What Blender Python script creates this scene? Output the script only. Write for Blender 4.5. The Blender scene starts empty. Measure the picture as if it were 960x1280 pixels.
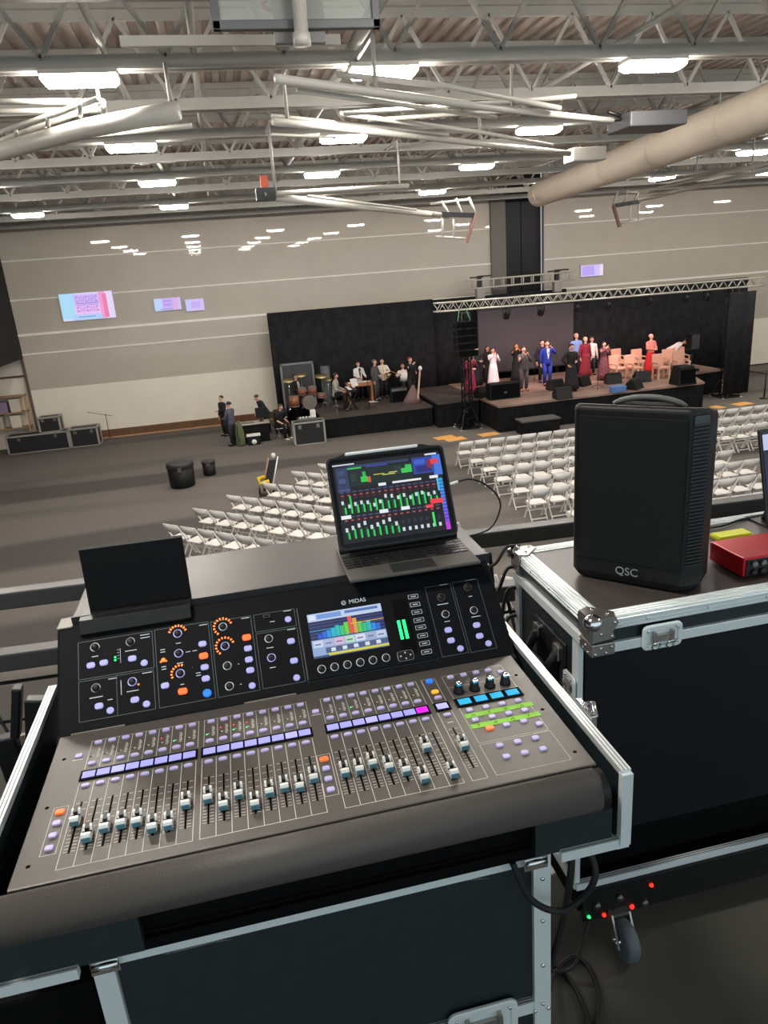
import bpy, math, random
from mathutils import Vector, Matrix, Euler
random.seed(7)
PI = math.pi
SC = bpy.context.scene
COL = SC.collection

# ------------------------------------------------------------------ camera
R = [[0.9738798939651729, -0.13597949556816627, 0.1818447934789742],
     [-0.21493516883465222, -0.2938270232306587, 0.9313799190542116],
     [-0.07321765721739033, -0.9461370181979125, -0.31537900606597086]]   # columns: image x, image y, view direction
CAM = Vector((0, 0, 6.0))
cd = bpy.data.cameras.new('camera'); cam = bpy.data.objects.new('camera', cd); COL.objects.link(cam)
cam.matrix_world = Matrix(((R[0][0], -R[0][1], -R[0][2], 0), (R[1][0], -R[1][1], -R[1][2], 0),
                           (R[2][0], -R[2][1], -R[2][2], 6.0), (0, 0, 0, 1)))
cd.sensor_fit = 'VERTICAL'; cd.sensor_height = 36; cd.lens = 36 * 900 / 1280
cd.clip_start = 0.02; cd.clip_end = 200
SC.camera = cam

# ------------------------------------------------------------------ world, exposure
w = bpy.data.worlds.new('world'); SC.world = w; w.use_nodes = True
w.node_tree.nodes['Background'].inputs[0].default_value = (0.74, 0.92, 1.0, 1)
w.node_tree.nodes['Background'].inputs[1].default_value = 1.1
SC.view_settings.view_transform = 'Standard'; SC.view_settings.look = 'None'
SC.view_settings.gamma = 1; SC.view_settings.use_curve_mapping = False
SC.view_settings.exposure = 0.0
LAMP = 125.0          # emission of the ceiling fixtures

def lamp(name, kind, loc, target, energy, color, size=0.3, angle=60):
    d = bpy.data.lights.new(name, kind); d.energy = energy; d.color = color
    if kind == 'AREA': d.shape = 'DISK'; d.size = size
    if kind == 'SPOT': d.spot_size = math.radians(angle); d.spot_blend = 0.5; d.shadow_soft_size = size
    o = bpy.data.objects.new(name, d); COL.objects.link(o)
    o.location = loc
    o.rotation_euler = (Vector(target) - Vector(loc)).to_track_quat('-Z', 'Y').to_euler()
    return o
# stage wash from the par cans on the front truss
for i, x in enumerate((10.4, 12.2, 14.1, 16.4)):
    lamp('stage_wash', 'SPOT', (x, 26.75, 4.05), (x + 0.4, 29.6, 1.2), 230, (1.0, 0.64, 0.58), 0.12, 95)

# ------------------------------------------------------------------ materials
def lin(c):
    return tuple(((v / 255) / 12.92 if v / 255 <= 0.04045 else ((v / 255 + 0.055) / 1.055) ** 2.4) for v in c)
MATS = {}
def mat(name, rgb, rough=0.6, metal=0.0, emit=0.0, var=0.0, scale=20.0, bump=0.0, coat=0.0, spec=0.5, ecol=None, alpha=1.0, trans=0.0):
    if name in MATS: return MATS[name]
    m = bpy.data.materials.new(name); m.use_nodes = True
    nt = m.node_tree; b = nt.nodes['Principled BSDF']
    c = lin(rgb)
    b.inputs['Base Color'].default_value = (*c, 1)
    b.inputs['Roughness'].default_value = rough; b.inputs['Metallic'].default_value = metal
    b.inputs['Specular IOR Level'].default_value = spec
    if coat: b.inputs['Coat Weight'].default_value = coat; b.inputs['Coat Roughness'].default_value = 0.02
    if trans: b.inputs['Transmission Weight'].default_value = trans
    if alpha < 1: b.inputs['Alpha'].default_value = alpha
    if emit:
        b.inputs['Emission Color'].default_value = (*(lin(ecol) if ecol else c), 1); b.inputs['Emission Strength'].default_value = emit
    if var or bump:
        tc = nt.nodes.new('ShaderNodeTexCoord'); n = nt.nodes.new('ShaderNodeTexNoise')
        n.inputs['Scale'].default_value = scale; n.inputs['Detail'].default_value = 4
        nt.links.new(tc.outputs['Object'], n.inputs['Vector'])
        if var:
            r = nt.nodes.new('ShaderNodeValToRGB')
            r.color_ramp.elements[0].position = 0.3; r.color_ramp.elements[1].position = 0.7
            r.color_ramp.elements[0].color = (*[v * (1 - var) for v in c], 1); r.color_ramp.elements[1].color = (*[min(1, v * (1 + var)) for v in c], 1)
            nt.links.new(n.outputs['Fac'], r.inputs['Fac']); nt.links.new(r.outputs['Color'], b.inputs['Base Color'])
        if bump:
            bp = nt.nodes.new('ShaderNodeBump'); bp.inputs['Strength'].default_value = bump; bp.inputs['Distance'].default_value = 0.002
            nt.links.new(n.outputs['Fac'], bp.inputs['Height']); nt.links.new(bp.outputs['Normal'], b.inputs['Normal'])
    MATS[name] = m
    return m

M = dict(
    wall=mat('wall_paint', (196, 186, 172), 0.45, coat=0.5, var=0.03, scale=1.5),
    wall_low=mat('wall_paint_low', (246, 237, 220), 0.5, coat=0.25, var=0.02, scale=1.5),
    line=mat('wall_track', (252, 248, 238), 0.4),
    base=mat('brown_base', (112, 78, 52), 0.5, var=0.2, scale=6),
    basetrim=mat('base_edge', (196, 150, 116), 0.5),
    concrete=mat('balcony_concrete', (82, 80, 74), 0.32, var=0.12, scale=6, bump=0.1),
    steel=mat('painted_steel', (164, 162, 155), 0.5, var=0.05, scale=3),
    deckm=mat('roof_deck', (172, 158, 148), 0.6, var=0.1, scale=2),
    white=mat('white_tube', (190, 186, 178), 0.45),
    duct=mat('duct_fabric', (190, 178, 162), 0.8, var=0.04, scale=2),
    curtain=mat('black_drape', (38, 38, 40), 0.95, var=0.3, scale=3, spec=0.1),
    skirt=mat('stage_skirt', (30, 30, 31), 0.95, spec=0.1, var=0.2, scale=4),
    deck_stage=mat('stage_deck', (78, 70, 66), 0.45, var=0.18, scale=1.2),
    deck_main=mat('main_stage_deck', (150, 124, 112), 0.5, var=0.25, scale=0.9),
    screen=mat('projection_cloth', (72, 66, 72), 0.8),
    alu=mat('truss_aluminium', (205, 202, 192), 0.35, metal=0.6),
    blk=mat('black_plastic', (18, 19, 20), 0.5, bump=0.15, scale=300, spec=.35),
    blk_metal=mat('black_metal', (20, 20, 21), 0.4, bump=0.05, scale=200),
    dark=mat('dark_recess', (8, 8, 9), 0.8, spec=0.1),
    chair=mat('white_resin', (236, 232, 226), 0.4),
    chairback=mat('white_resin_back', (222, 218, 214), 0.45),
    peach=mat('peach_upholstery', (226, 172, 150), 0.8, var=0.05),
    peachwood=mat('pale_wood', (214, 176, 150), 0.5),
    surf=mat('mixer_surface', (86, 81, 76), 0.4, metal=0.2, bump=0.12, scale=500),
    arm=mat('mixer_armrest', (78, 74, 70), 0.5, metal=0.0, spec=.3, bump=0.3, scale=260),
    face=mat('mixer_face', (18, 19, 22), 0.6, bump=0.04, scale=400, spec=.1),
    case=mat('case_laminate', (30, 40, 44), 0.42, var=0.15, scale=30, bump=0.2),
    casetop=mat('case_top_laminate', (76, 70, 66), 0.42, var=0.06, scale=14, bump=0.15),
    alum=mat('case_aluminium', (232, 238, 238), 0.32, metal=0.25, bump=0.05, scale=60),
    alum2=mat('case_aluminium_groove', (120, 120, 118), 0.4, metal=0.8),
    chrome=mat('chrome', (222, 222, 224), 0.15, metal=1.0),
    zinc=mat('zinc_plate', (168, 164, 158), 0.32, metal=0.85),
    rubber=mat('black_rubber', (14, 14, 15), 0.65),
    greywheel=mat('grey_wheel', (92, 98, 104), 0.55),
    mark=mat('panel_print', (204, 200, 190), 0.6),
    markf=mat('face_print', (84, 96, 100), 0.5),
    marklt=mat('face_lettering', (196, 204, 210), 0.5, emit=0.1),
    lav=mat('lavender_button', (186, 178, 222), 0.45, emit=0.1),  # unlit surface buttons, brightened by a faint glow in the material
    lavf=mat('lavender_face_button', (168, 166, 222), 0.4, emit=0.36),
    orange=mat('orange_button', (255, 110, 52), 0.4, emit=0.65),
    blue=mat('blue_button', (36, 120, 250), 0.4, emit=0.6),
    amber=mat('amber_button', (255, 176, 48), 0.4, emit=0.6),
    scr_lav=mat('scribble_lavender', (146, 146, 218), 0.5, emit=0.6, spec=.2),
    scr_white=mat('scribble_white', (160, 160, 226), 0.5, emit=0.62, spec=.2),
    scr_mag=mat('scribble_magenta', (210, 30, 230), 0.5, emit=0.7, spec=.2),
    scr_cyan=mat('scribble_cyan', (24, 150, 200), 0.5, emit=0.75, spec=.2),
    green=mat('green_tape', (140, 206, 66), 0.6, var=0.08, scale=60),
    ledg=mat('green_led', (40, 255, 130), 0.4, emit=1.6),
    ledr=mat('red_led', (255, 44, 34), 0.4, emit=1.6),
    ledo=mat('orange_led', (255, 128, 48), 0.4, emit=1.2),
    capw=mat('fader_silver', (226, 226, 222), 0.3),
    capb=mat('fader_waist', (12, 12, 12), 0.4),
    slot=mat('fader_slot', (6, 6, 6), 0.9, spec=0.0),
    red=mat('red_anodised', (206, 26, 40), 0.38, metal=0.25),
    yellow=mat('yellow_paper', (226, 230, 30), 0.6, emit=0.05),
    kb=mat('keyboard_fabric', (78, 74, 70), 0.7, bump=0.1, scale=200),
    key=mat('keycap', (26, 25, 26), 0.45),
    glass=mat('screen_glass', (8, 9, 14), 0.12),
    tangerine=mat('orange_paper', (240, 178, 96), 0.7),
    brown=mat('organ_wood', (168, 112, 76), 0.5),
    drum=mat('drum_shell', (150, 92, 64), 0.35),
    brass=mat('cymbal_brass', (206, 184, 130), 0.3, metal=0.8),
    acryl=mat('acrylic_panel', (120, 122, 124), 0.2, alpha=0.22),
    frost=mat('acrylic_column', (140, 146, 150), 0.25, alpha=0.35),
    paperw=mat('white_paper', (236, 232, 226), 0.7),
    fuzz=mat('grey_mesh', (150, 142, 130), 0.8, bump=0.5, scale=500),
    bluebox=mat('blue_plastic', (96, 132, 190), 0.5),
    olive=mat('olive_cloth', (96, 104, 70), 0.9),
    yel=mat('yellow_plastic', (222, 190, 40), 0.5),
    woodtan=mat('tan_board', (168, 138, 104), 0.6, var=0.1, scale=8),
)
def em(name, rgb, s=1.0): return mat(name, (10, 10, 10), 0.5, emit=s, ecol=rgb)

# ------------------------------------------------------------------ mesh builder
class MB:
    def __init__(self): self.v = []; self.f = []; self.m = []; self.sm = []; self.cur = 0; self.smooth = False
    def add(self, vs, fs, T=None):
        o = len(self.v)
        for p in vs:
            p = Vector(p); self.v.append(tuple(T @ p if T else p))
        for f in fs: self.f.append([o + i for i in f]); self.m.append(self.cur); self.sm.append(self.smooth)
        return self
    def box(self, c, s, T=None, taper=None):
        x, y, z = c; a, b, d = s[0] / 2, s[1] / 2, s[2] / 2
        t = taper or 1
        vs = [(x - a, y - b, z - d), (x + a, y - b, z - d), (x + a, y + b, z - d), (x - a, y + b, z - d),
              (x - a * t, y - b * t, z + d), (x + a * t, y - b * t, z + d), (x + a * t, y + b * t, z + d), (x - a * t, y + b * t, z + d)]
        return self.add(vs, [(3, 2, 1, 0), (4, 5, 6, 7), (0, 1, 5, 4), (1, 2, 6, 5), (2, 3, 7, 6), (3, 0, 4, 7)], T)
    def bx(self, x0, x1, y0, y1, z0, z1, T=None):
        return self.box(((x0 + x1) / 2, (y0 + y1) / 2, (z0 + z1) / 2), (x1 - x0, y1 - y0, z1 - z0), T)
    def prism(self, poly, h0, h1, axis='z', T=None):
        n = len(poly)
        def P(a, b, h): return {'z': (a, b, h), 'x': (h, a, b), 'y': (a, h, b)}[axis]
        vs = [P(a, b, h0) for a, b in poly] + [P(a, b, h1) for a, b in poly]
        fs = [tuple(range(n - 1, -1, -1)), tuple(range(n, 2 * n))] + [(i, (i + 1) % n, n + (i + 1) % n, n + i) for i in range(n)]
        return self.add(vs, fs, T)
    def loft(self, rings, cap=True, T=None, closed=False):
        n = len(rings[0]); vs = [p for r in rings for p in r]; fs = []
        k = len(rings)
        for i in range(k if closed else k - 1):
            j = (i + 1) % k
            for a in range(n): fs.append((i * n + a, i * n + (a + 1) % n, j * n + (a + 1) % n, j * n + a))
        if cap and not closed: fs += [tuple(range(n - 1, -1, -1)), tuple(range((k - 1) * n, k * n))]
        return self.add(vs, fs, T)
    def tube(self, pts, r, n=8, T=None, cap=True):
        pts = [Vector(p) for p in pts]; rr = r if isinstance(r, (list, tuple)) else [r] * len(pts)
        rings = []; up = None
        for i, p in enumerate(pts):
            d = (pts[min(i + 1, len(pts) - 1)] - pts[max(i - 1, 0)])
            if d.length < 1e-9: d = Vector((0, 0, 1))
            d.normalize()
            if up is None: up = Vector((0, 0, 1)) if abs(d.z) < 0.9 else Vector((0, 1, 0))
            a = d.cross(up)
            if a.length < 1e-4: a = d.cross(Vector((1, 0.3, 0)))
            a.normalize(); b = a.cross(d); up = b
            rings.append([p + rr[i] * (math.cos(2 * PI * k / n) * a + math.sin(2 * PI * k / n) * b) for k in range(n)])
        s = self.smooth; self.smooth = True; self.loft(rings, cap, T); self.smooth = s
        return self
    def bar(self, p0, p1, wdt, hgt, T=None):
        p0 = Vector(p0); p1 = Vector(p1); d = (p1 - p0).normalized()
        up = Vector((0, 0, 1)) if abs(d.z) < 0.95 else Vector((0, 1, 0))
        a = d.cross(up).normalized() * wdt / 2; b = a.cross(d).normalized() * hgt / 2
        return self.loft([[p - a - b, p + a - b, p + a + b, p - a + b] for p in (p0, p1)], True, T)
    def lathe(self, prof, c=(0, 0, 0), n=16, axis='z', T=None, cap=True):
        rings = []
        for r, h in prof:
            ring = []
            for k in range(n):
                a = 2 * PI * k / n; u, v = r * math.cos(a), r * math.sin(a)
                p = {'z': (u, v, h), 'x': (h, u, v), 'y': (v, h, u)}[axis]
                ring.append((p[0] + c[0], p[1] + c[1], p[2] + c[2]))
            rings.append(ring)
        s = self.smooth; self.smooth = True; self.loft(rings, cap, T); self.smooth = s
        return self
    def ell(self, c, r, nu=12, nv=8, T=None):
        return self.lathe_ell(c, r, nu, nv, T)
    def lathe_ell(self, c, r, nu, nv, T=None):
        rings = []
        for i in range(nv + 1):
            t = -PI / 2 + PI * i / nv; cr = max(math.cos(t), 0.02)
            rings.append([(c[0] + r[0] * cr * math.cos(2 * PI * k / nu), c[1] + r[1] * cr * math.sin(2 * PI * k / nu), c[2] + r[2] * math.sin(t)) for k in range(nu)])
        s = self.smooth; self.smooth = True; self.loft(rings, True, T); self.smooth = s
        return self
    def quad(self, a, b, c, d, T=None): return self.add([a, b, c, d], [(0, 1, 2, 3)], T)
    def center(self):
        xs, ys, zs = zip(*self.v)
        return Vector(((min(xs) + max(xs)) / 2, (min(ys) + max(ys)) / 2, (min(zs) + max(zs)) / 2))
    def mesh(self, name, mats, org=(0, 0, 0)):
        me = bpy.data.meshes.new(name); o = Vector(org)
        me.from_pydata([tuple(Vector(p) - o) for p in self.v], [], self.f)
        for m in (mats if isinstance(mats, (list, tuple)) else [mats]): me.materials.append(m)
        me.polygons.foreach_set('material_index', self.m); me.polygons.foreach_set('use_smooth', self.sm)
        me.update(); return me

def wloc(o):
    v = Vector((0, 0, 0))
    while o is not None: v = v + Vector(o.location); o = o.parent
    return v
def link(name, data, parent=None, loc=(0, 0, 0), rot=(0, 0, 0)):
    o = bpy.data.objects.new(name, data); COL.objects.link(o); o.location = loc; o.rotation_euler = rot
    if parent: o.parent = parent
    return o
def obj(name, mb, mats, parent=None, org=None, bevel=0.0, seg=2, smooth_by=None):
    """one mesh object; the shapes are given in world metres, its origin sits at their centre"""
    c = Vector(org) if org is not None else mb.center()
    o = link(name, mb.mesh(name, mats, c), parent, c - (wloc(parent) if parent else Vector((0, 0, 0))))
    if bevel:
        b = o.modifiers.new('edge', 'BEVEL'); b.width = bevel; b.segments = seg; b.limit_method = 'ANGLE'; b.angle_limit = math.radians(40)
        b.harden_normals = False
    return o
def tag(o, label=None, cat=None, group=None, kind=None):
    if label: o['label'] = label
    if cat: o['category'] = cat
    if group: o['group'] = group
    if kind: o['kind'] = kind
    return o
def thing(name, loc, label, cat, group=None):
    o = bpy.data.objects.new(name, None); COL.objects.link(o); o.location = loc; o.empty_display_size = 0.1
    return tag(o, label, cat, group)
def struct(name, mb, mats, parent=None):
    o = obj(name, mb, mats, parent)
    o['kind'] = 'structure'
    return o
def dup(root, loc, rz=0.0, label=None, group=None):
    r = root.copy(); COL.objects.link(r); r.location = loc; r.rotation_euler = (0, 0, rz)
    if label: r['label'] = label
    if group: r['group'] = group
    for ch in list(root.children):
        c = ch.copy(); COL.objects.link(c); c.parent = r
        for g in ch.children:
            d = g.copy(); COL.objects.link(d); d.parent = c
    return r
def text(name, body, size, loc, rot, m, parent, depth=0.0004, align='CENTER'):
    cu = bpy.data.curves.new(name, 'FONT'); cu.body = body; cu.size = size; cu.extrude = depth; cu.align_x = align; cu.align_y = 'CENTER'
    cu.materials.append(m)
    tmp = bpy.data.objects.new('tmp', cu); COL.objects.link(tmp); bpy.context.view_layer.update()
    me = bpy.data.meshes.new_from_object(tmp.evaluated_get(bpy.context.evaluated_depsgraph_get())); me.name = name
    bpy.data.objects.remove(tmp)
    return link(name, me, parent, Vector(loc) - wloc(parent), rot)
ORD = ['first', 'second', 'third', 'fourth', 'fifth', 'sixth', 'seventh', 'eighth', 'ninth', 'tenth', 'eleventh', 'twelfth', 'thirteenth', 'fourteenth', 'fifteenth', 'sixteenth', 'seventeenth', 'eighteenth', 'nineteenth', 'twentieth']
def pill(wd, ln, h, r=None, n=5):
    r = r if r is not None else min(wd, ln) / 2 * 0.98
    pts = []
    for cx, cy, a0 in ((wd / 2 - r, ln / 2 - r, 0), (-wd / 2 + r, ln / 2 - r, PI / 2), (-wd / 2 + r, -ln / 2 + r, PI), (wd / 2 - r, -ln / 2 + r, 1.5 * PI)):
        for i in range(n): a = a0 + PI / 2 * i / (n - 1); pts.append((cx + r * math.cos(a), cy + r * math.sin(a)))
    mb = MB(); k = 0.82
    mb.loft([[(x, y, 0) for x, y in pts], [(x, y, h * 0.7) for x, y in pts], [(x * k, y * k, h) for x, y in pts]])
    return mb

# ------------------------------------------------------------------ the hall
def carpet():
    m = bpy.data.materials.new('hall_carpet'); m.use_nodes = True; nt = m.node_tree; b = nt.nodes['Principled BSDF']
    tc = nt.nodes.new('ShaderNodeTexCoord'); mp = nt.nodes.new('ShaderNodeMapping')
    mp.inputs['Rotation'].default_value = (0, 0, math.radians(4)); mp.inputs['Scale'].default_value = (0.03, 0.42, 1)
    n = nt.nodes.new('ShaderNodeTexNoise'); n.inputs['Scale'].default_value = 1.0; n.inputs['Detail'].default_value = 1
    r = nt.nodes.new('ShaderNodeValToRGB'); r.color_ramp.interpolation = 'EASE'
    e = r.color_ramp.elements; e[0].position = 0.40; e[0].color = (*lin((92, 88, 85)), 1); e[1].position = 0.52; e[1].color = (*lin((122, 116, 110)), 1)
    f = nt.nodes.new('ShaderNodeTexNoise'); f.inputs['Scale'].default_value = 60; f.inputs['Detail'].default_value = 3
    mx = nt.nodes.new('ShaderNodeMix'); mx.data_type = 'RGBA'; mx.blend_type = 'MULTIPLY'; mx.inputs[0].default_value = 0.35
    nt.links.new(tc.outputs['Object'], mp.inputs['Vector']); nt.links.new(mp.outputs['Vector'], n.inputs['Vector']); nt.links.new(tc.outputs['Object'], f.inputs['Vector'])
    nt.links.new(n.outputs['Fac'], r.inputs['Fac']); nt.links.new(r.outputs['Color'], mx.inputs[6]); nt.links.new(f.outputs['Color'], mx.inputs[7])
    nt.links.new(mx.outputs[2], b.inputs['Base Color']); b.inputs['Roughness'].default_value = 0.85
    b.inputs['Specular IOR Level'].default_value = 0.2
    return m
mb = MB(); mb.bx(-10.6, 34, -6, 33.2, -0.3, 0); struct('floor', mb, carpet())
mb = MB(); mb.bx(-8.3, 12.3, 33, 33.3, 2.36, 10.2); mb.bx(14.92, 34, 33, 33.3, 2.36, 10.2); mb.bx(12.3, 14.92, 33.6, 33.7, 0, 10.2)
struct('wall_back', mb, M['wall'])
mb = MB(); mb.bx(-10.5, -8.3, 33, 33.3, 0, 3.7); mb.bx(-8.3, 12.3, 33, 33.3, 0, 2.36); mb.bx(14.92, 34, 33, 33.3, 0, 2.36)
struct('wall_back_lower', mb, M['wall_low'])
mb = MB(); mb.bx(12.3, 13.0, 32.85, 33.6, 0, 10.2)
struct('pillar', mb, mat('pillar_paint', (112, 106, 98), 0.5))
mb = MB(); mb.bx(13.0, 14.92, 33.35, 33.4, 0, 10.2); mb.bx(13.94, 13.99, 33.3, 33.35, 0, 10.2)
struct('window_1', mb, mat('dark_glazing', (30, 29, 31), 0.4, spec=0.25))
for i, (z, h) in enumerate(((7.5, .022), (6.0, .026), (4.62, .05), (3.84, .028))):
    mb = MB(); mb.bx(-8.3 if i != 2 else -8.6, 12.3, 32.96, 33, z - h, z + h)
    if i < 3: mb.bx(14.92, 34, 32.96, 33, z - h, z + h)
    struct('trim_%d' % (i + 1), mb, M['line'])
mb = MB(); mb.cur = 0; mb.bx(-8.2, 3.0, 32.9, 33, 0.06, 0.36); mb.cur = 1; mb.bx(-8.2, 3.0, 32.86, 33, 0, 0.06)
struct('baseboard_back', mb, [M['base'], M['basetrim']])
mb = MB(); mb.bx(-10.5, -8.3, -6, 33.3, 3.7, 3.8); mb.bx(-8.55, -8.3, -6, 33.3, 3.8, 10.2)
struct('wall_left', mb, mat('dark_glossy_wall', (18, 20, 25), 0.55, spec=.2))
mb = MB(); mb.cur = 0; mb.bx(-10.55, -10.3, -6, 33.3, 0, 3.75); mb.cur = 1
mb.bx(-10.3, -10.24, 20, 32.9, 2.55, 2.62); mb.bx(-8.36, -8.3, 32.75, 32.99, 0, 3.72); mb.bx(-10.3, -8.3, 32.93, 32.99, 2.95, 3.02)
struct('wall_left_lower', mb, [mat('left_wall_panel', (160, 142, 126), 0.4, var=0.15, scale=1), mat('left_wall_rail', (96, 78, 66), 0.5)])
mb = MB(); mb.bx(33.8, 34, -6, 33.3, 0, 10.2)
struct('wall_right', mb, M['wall'])  # out of view, added to keep the world light out of the hall
# corrugated roof deck on joists
mb = MB(); n = 150; x0, x1 = -9, 34
prof = []
for i in range(n):
    x = x0 + (x1 - x0) * i / n; p = (x1 - x0) / n
    prof += [(x, 10.0), (x + p * .45, 10.0), (x + p * .5, 10.06), (x + p * .95, 10.06)]
vs = []; fs = []
for (x, z) in prof: vs += [(x, -6, z), (x, 33.3, z)]
fs = [(2 * i, 2 * i + 2, 2 * i + 3, 2 * i + 1) for i in range(len(prof) - 1)]
mb.add(vs, fs); mb.bx(x0, x1, -6, 33.3, 10.07, 10.2)
struct('ceiling', mb, M['deckm'])

TY = [1.0, 5.8, 8.0, 10.4, 12.7, 15.0, 17.45, 19.9, 22.8, 25.7, 28.5, 31.2]
ZB = 8.62
def web_pair(x, y, parent, dx=0.72):
    for s in (1, -1):
        mb = MB(); mb.bar((x + (0 if s > 0 else 2 * dx), y, ZB + .06), (x + dx, y, 9.78), .055, .055)
        obj('web_member', mb, M['steel'], parent)
for i, y in enumerate(TY):
    t = thing('roof_truss', (12, y, ZB), 'grey steel open-web roof truss, %s counted from the far wall' % ORD[len(TY) - 1 - i], 'roof truss', 'open-web trusses across the ceiling')
    mb = MB(); mb.bx(-8.3, 33.8, y - .015, y + .015, ZB - .08, ZB + .1); mb.bx(-8.3, 33.8, y - .11, y + .11, ZB - .08, ZB - .055); obj('bottom_chord', mb, M['steel'], t)
    mb = MB(); mb.bx(-8.3, 33.8, y - .015, y + .015, 9.74, 9.9); mb.bx(-8.3, 33.8, y - .1, y + .1, 9.88, 9.99); obj('top_chord', mb, M['steel'], t)
    xlo = -8 if y > 14 else -6; xhi = 12 + y * 0.55
    x = xlo
    while x < min(xhi, 32): web_pair(x, y, t); x += 1.44
for k, x in enumerate((-3.4, -0.95, 0.1, 2.12, 5.9, 10.2, 15.5, 20.5)):
    mb = MB(); mb.tube([(x, 5.5, ZB + .16), (x, 32.9, ZB + .16)], .045 if k != 3 else .08, 8)
    tag(obj('bridging_pipe', mb, M['steel']), 'grey bridging pipe running along the ceiling, %s counted from the dark end wall' % ORD[k], 'pipe', 'pipes along the ceiling')

# ceiling lights: housing, diffuser
def light_fixture(x, y, label):
    t = thing('ceiling_light', (x, y, 8.5), label, 'ceiling light', 'hall ceiling lights')
    mb = MB(); mb.bx(x - .44, x + .44, y - .17, y + .17, 8.49, 8.54); obj('housing', mb, M['white'], t)
    mb = MB(); mb.loft([[(x - a, y - b, z), (x + a, y - b, z), (x + a, y + b, z), (x - a, y + b, z)] for a, b, z in ((.43, .16, 8.49), (.43, .16, 8.44), (.39, .11, 8.395))])
    obj('diffuser', mb, mat('lit_diffuser', (255, 246, 236), 0.5, emit=LAMP, ecol=(255, 248, 239)), t)
rows = ((25.7, (-5.4, -1.02, 3.3, 7.55, 11.8, 16.2, 20.6, 25.0, 29.4)), (19.9, (-5.2, -1.1, 2.96, 7.09, 15.4, 19.6, 23.8, 28.0)),
        (15.0, (-5.1, -1.18, 2.7, 6.68, 15.0, 19.2)), (10.4, (-5.0, -1.28, 2.47, 6.34, 10.3)), (5.8, (-1.4, 2.4, 6.2)), (1.0, (-1.4, 6.2)))  # nearest row and right-hand ends continue the grid unseen, added for their light
for j, (y, xs) in enumerate(rows):
    for i, x in enumerate(xs):
        light_fixture(x, y, 'ceiling light, %s from the dark end wall, %s row from the far wall' % (ORD[i], ORD[j]))

# round fabric air duct
mb = MB(); n = 24; cz, r = 8.07, .37
def dx_(y): return 9.12 + (y - 11.5) * .134
rings = []
for q in range(13):
    y = 6 + q * 1.54; cx = dx_(y)
    rr = r * (1 + (.012 if q % 2 else 0))
    rings.append([(cx + rr * math.cos(2 * PI * k / n), y, cz + rr * math.sin(2 * PI * k / n)) for k in range(n)])
mb.smooth = True; mb.loft(rings, True)
t = thing('air_duct', (dx_(15), 15, cz), 'long round beige fabric air duct hanging under the roof trusses', 'air duct')
obj('duct_sleeve', mb, M['duct'], t)
for q in range(7):
    y = 7 + q * 2.8; cx = dx_(y)
    mb = MB()
    mb.loft([[(cx + a * math.cos(2 * PI * k / n), yy, cz + a * math.sin(2 * PI * k / n)) for k in range(n)] for a, yy in ((r + .012, y - .04), (r + .018, y), (r + .012, y + .04))], False)
    obj('duct_band', mb, M['duct'], t)
for y in (8.0, 12.7, 17.45, 22.8):
    for s in (-.2, .2): mb = MB(); mb.tube([(dx_(y) + s, y, cz + r * .85), (dx_(y) + s, y, ZB - .08)], .012, 6); obj('duct_hanger', mb, M['steel'], t)

# folded basketball backstops slung under the roof
def at_z(px, py, z):
    d = Vector([R[i][0] * (px - 480) / 900 + R[i][1] * (py - 640) / 900 + R[i][2] for i in range(3)])
    return CAM + d * ((z - 6.0) / d.z)
def at_y(px, py, y):
    d = Vector([R[i][0] * (px - 480) / 900 + R[i][1] * (py - 640) / 900 + R[i][2] for i in range(3)])
    return CAM + d * (y / d.y)
def tubes(name, segs, r, m, parent, n=8):
    for s in segs:
        mb = MB(); mb.tube(s, r, n); obj(name, mb, m, parent)
def hang(p, parent, m=None):
    yt = min(TY, key=lambda q: abs(q - p[1]))
    mb = MB(); mb.tube([p, (p[0], p[1], ZB - .04), (p[0], yt, ZB - .04)], .025, 6); obj('hanger', mb, m or M['steel'], parent)
# glass board close overhead
t = thing('basketball_backstop', (1.15, 8.0, 8.3), 'grey framed glass backboard with orange hoop folded up at the top centre', 'basketball backstop', 'folded basketball backstops')
y0 = 8.0; z0 = 8.27
mb = MB(); mb.bx(.33, 1.85, y0, y0 + .02, z0 + .05, z0 + 1.02); obj('backboard_glass', mb, mat('backboard_glass', (190, 196, 190), 0.1, alpha=0.3), t)
mb = MB(); mb.bx(.28, 1.9, y0 - .03, y0 + .05, z0, z0 + .08); mb.bx(.28, .36, y0 - .03, y0 + .05, z0, z0 + 1.05); mb.bx(1.82, 1.9, y0 - .03, y0 + .05, z0, z0 + 1.05); mb.bx(.28, 1.9, y0 - .03, y0 + .05, z0 + 1.0, z0 + 1.07)
obj('backboard_frame', mb, mat('backboard_frame', (92, 94, 96), 0.5), t, bevel=.01)
mb = MB(); mb.bx(.86, 1.36, y0 + .05, y0 + .12, z0 - .1, z0 + .9); obj('mounting_plate', mb, mat('mount_grey', (112, 110, 108), 0.5), t, bevel=.01)
mb = MB(); mb.tube([(1.13, y0 - .1, z0 + 1.1), (1.1, y0 - .1, z0 - .13)], .068, 14); mb.tube([(1.1, y0 - .1, z0 - .06), (1.1, y0 - .1, z0 - .16)], .085, 14); obj('mast', mb, mat('mast_grey', (176, 172, 166), 0.4), t)
mb = MB()
pts = [(1.0 + .2 * math.cos(2 * PI * k / 16), y0 + .3 + .2 * math.sin(2 * PI * k / 16), z0 + .3) for k in range(17)]
mb.tube(pts, .015, 6); obj('hoop', mb, mat('hoop_orange', (206, 84, 52), 0.5), t)
mb = MB(); mb.bx(.95, 1.05, y0 + .05, y0 + .12, z0 + .25, z0 + .36); obj('hoop_bracket', mb, mat('hoop_orange', (206, 84, 52), 0.5), t)
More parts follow.
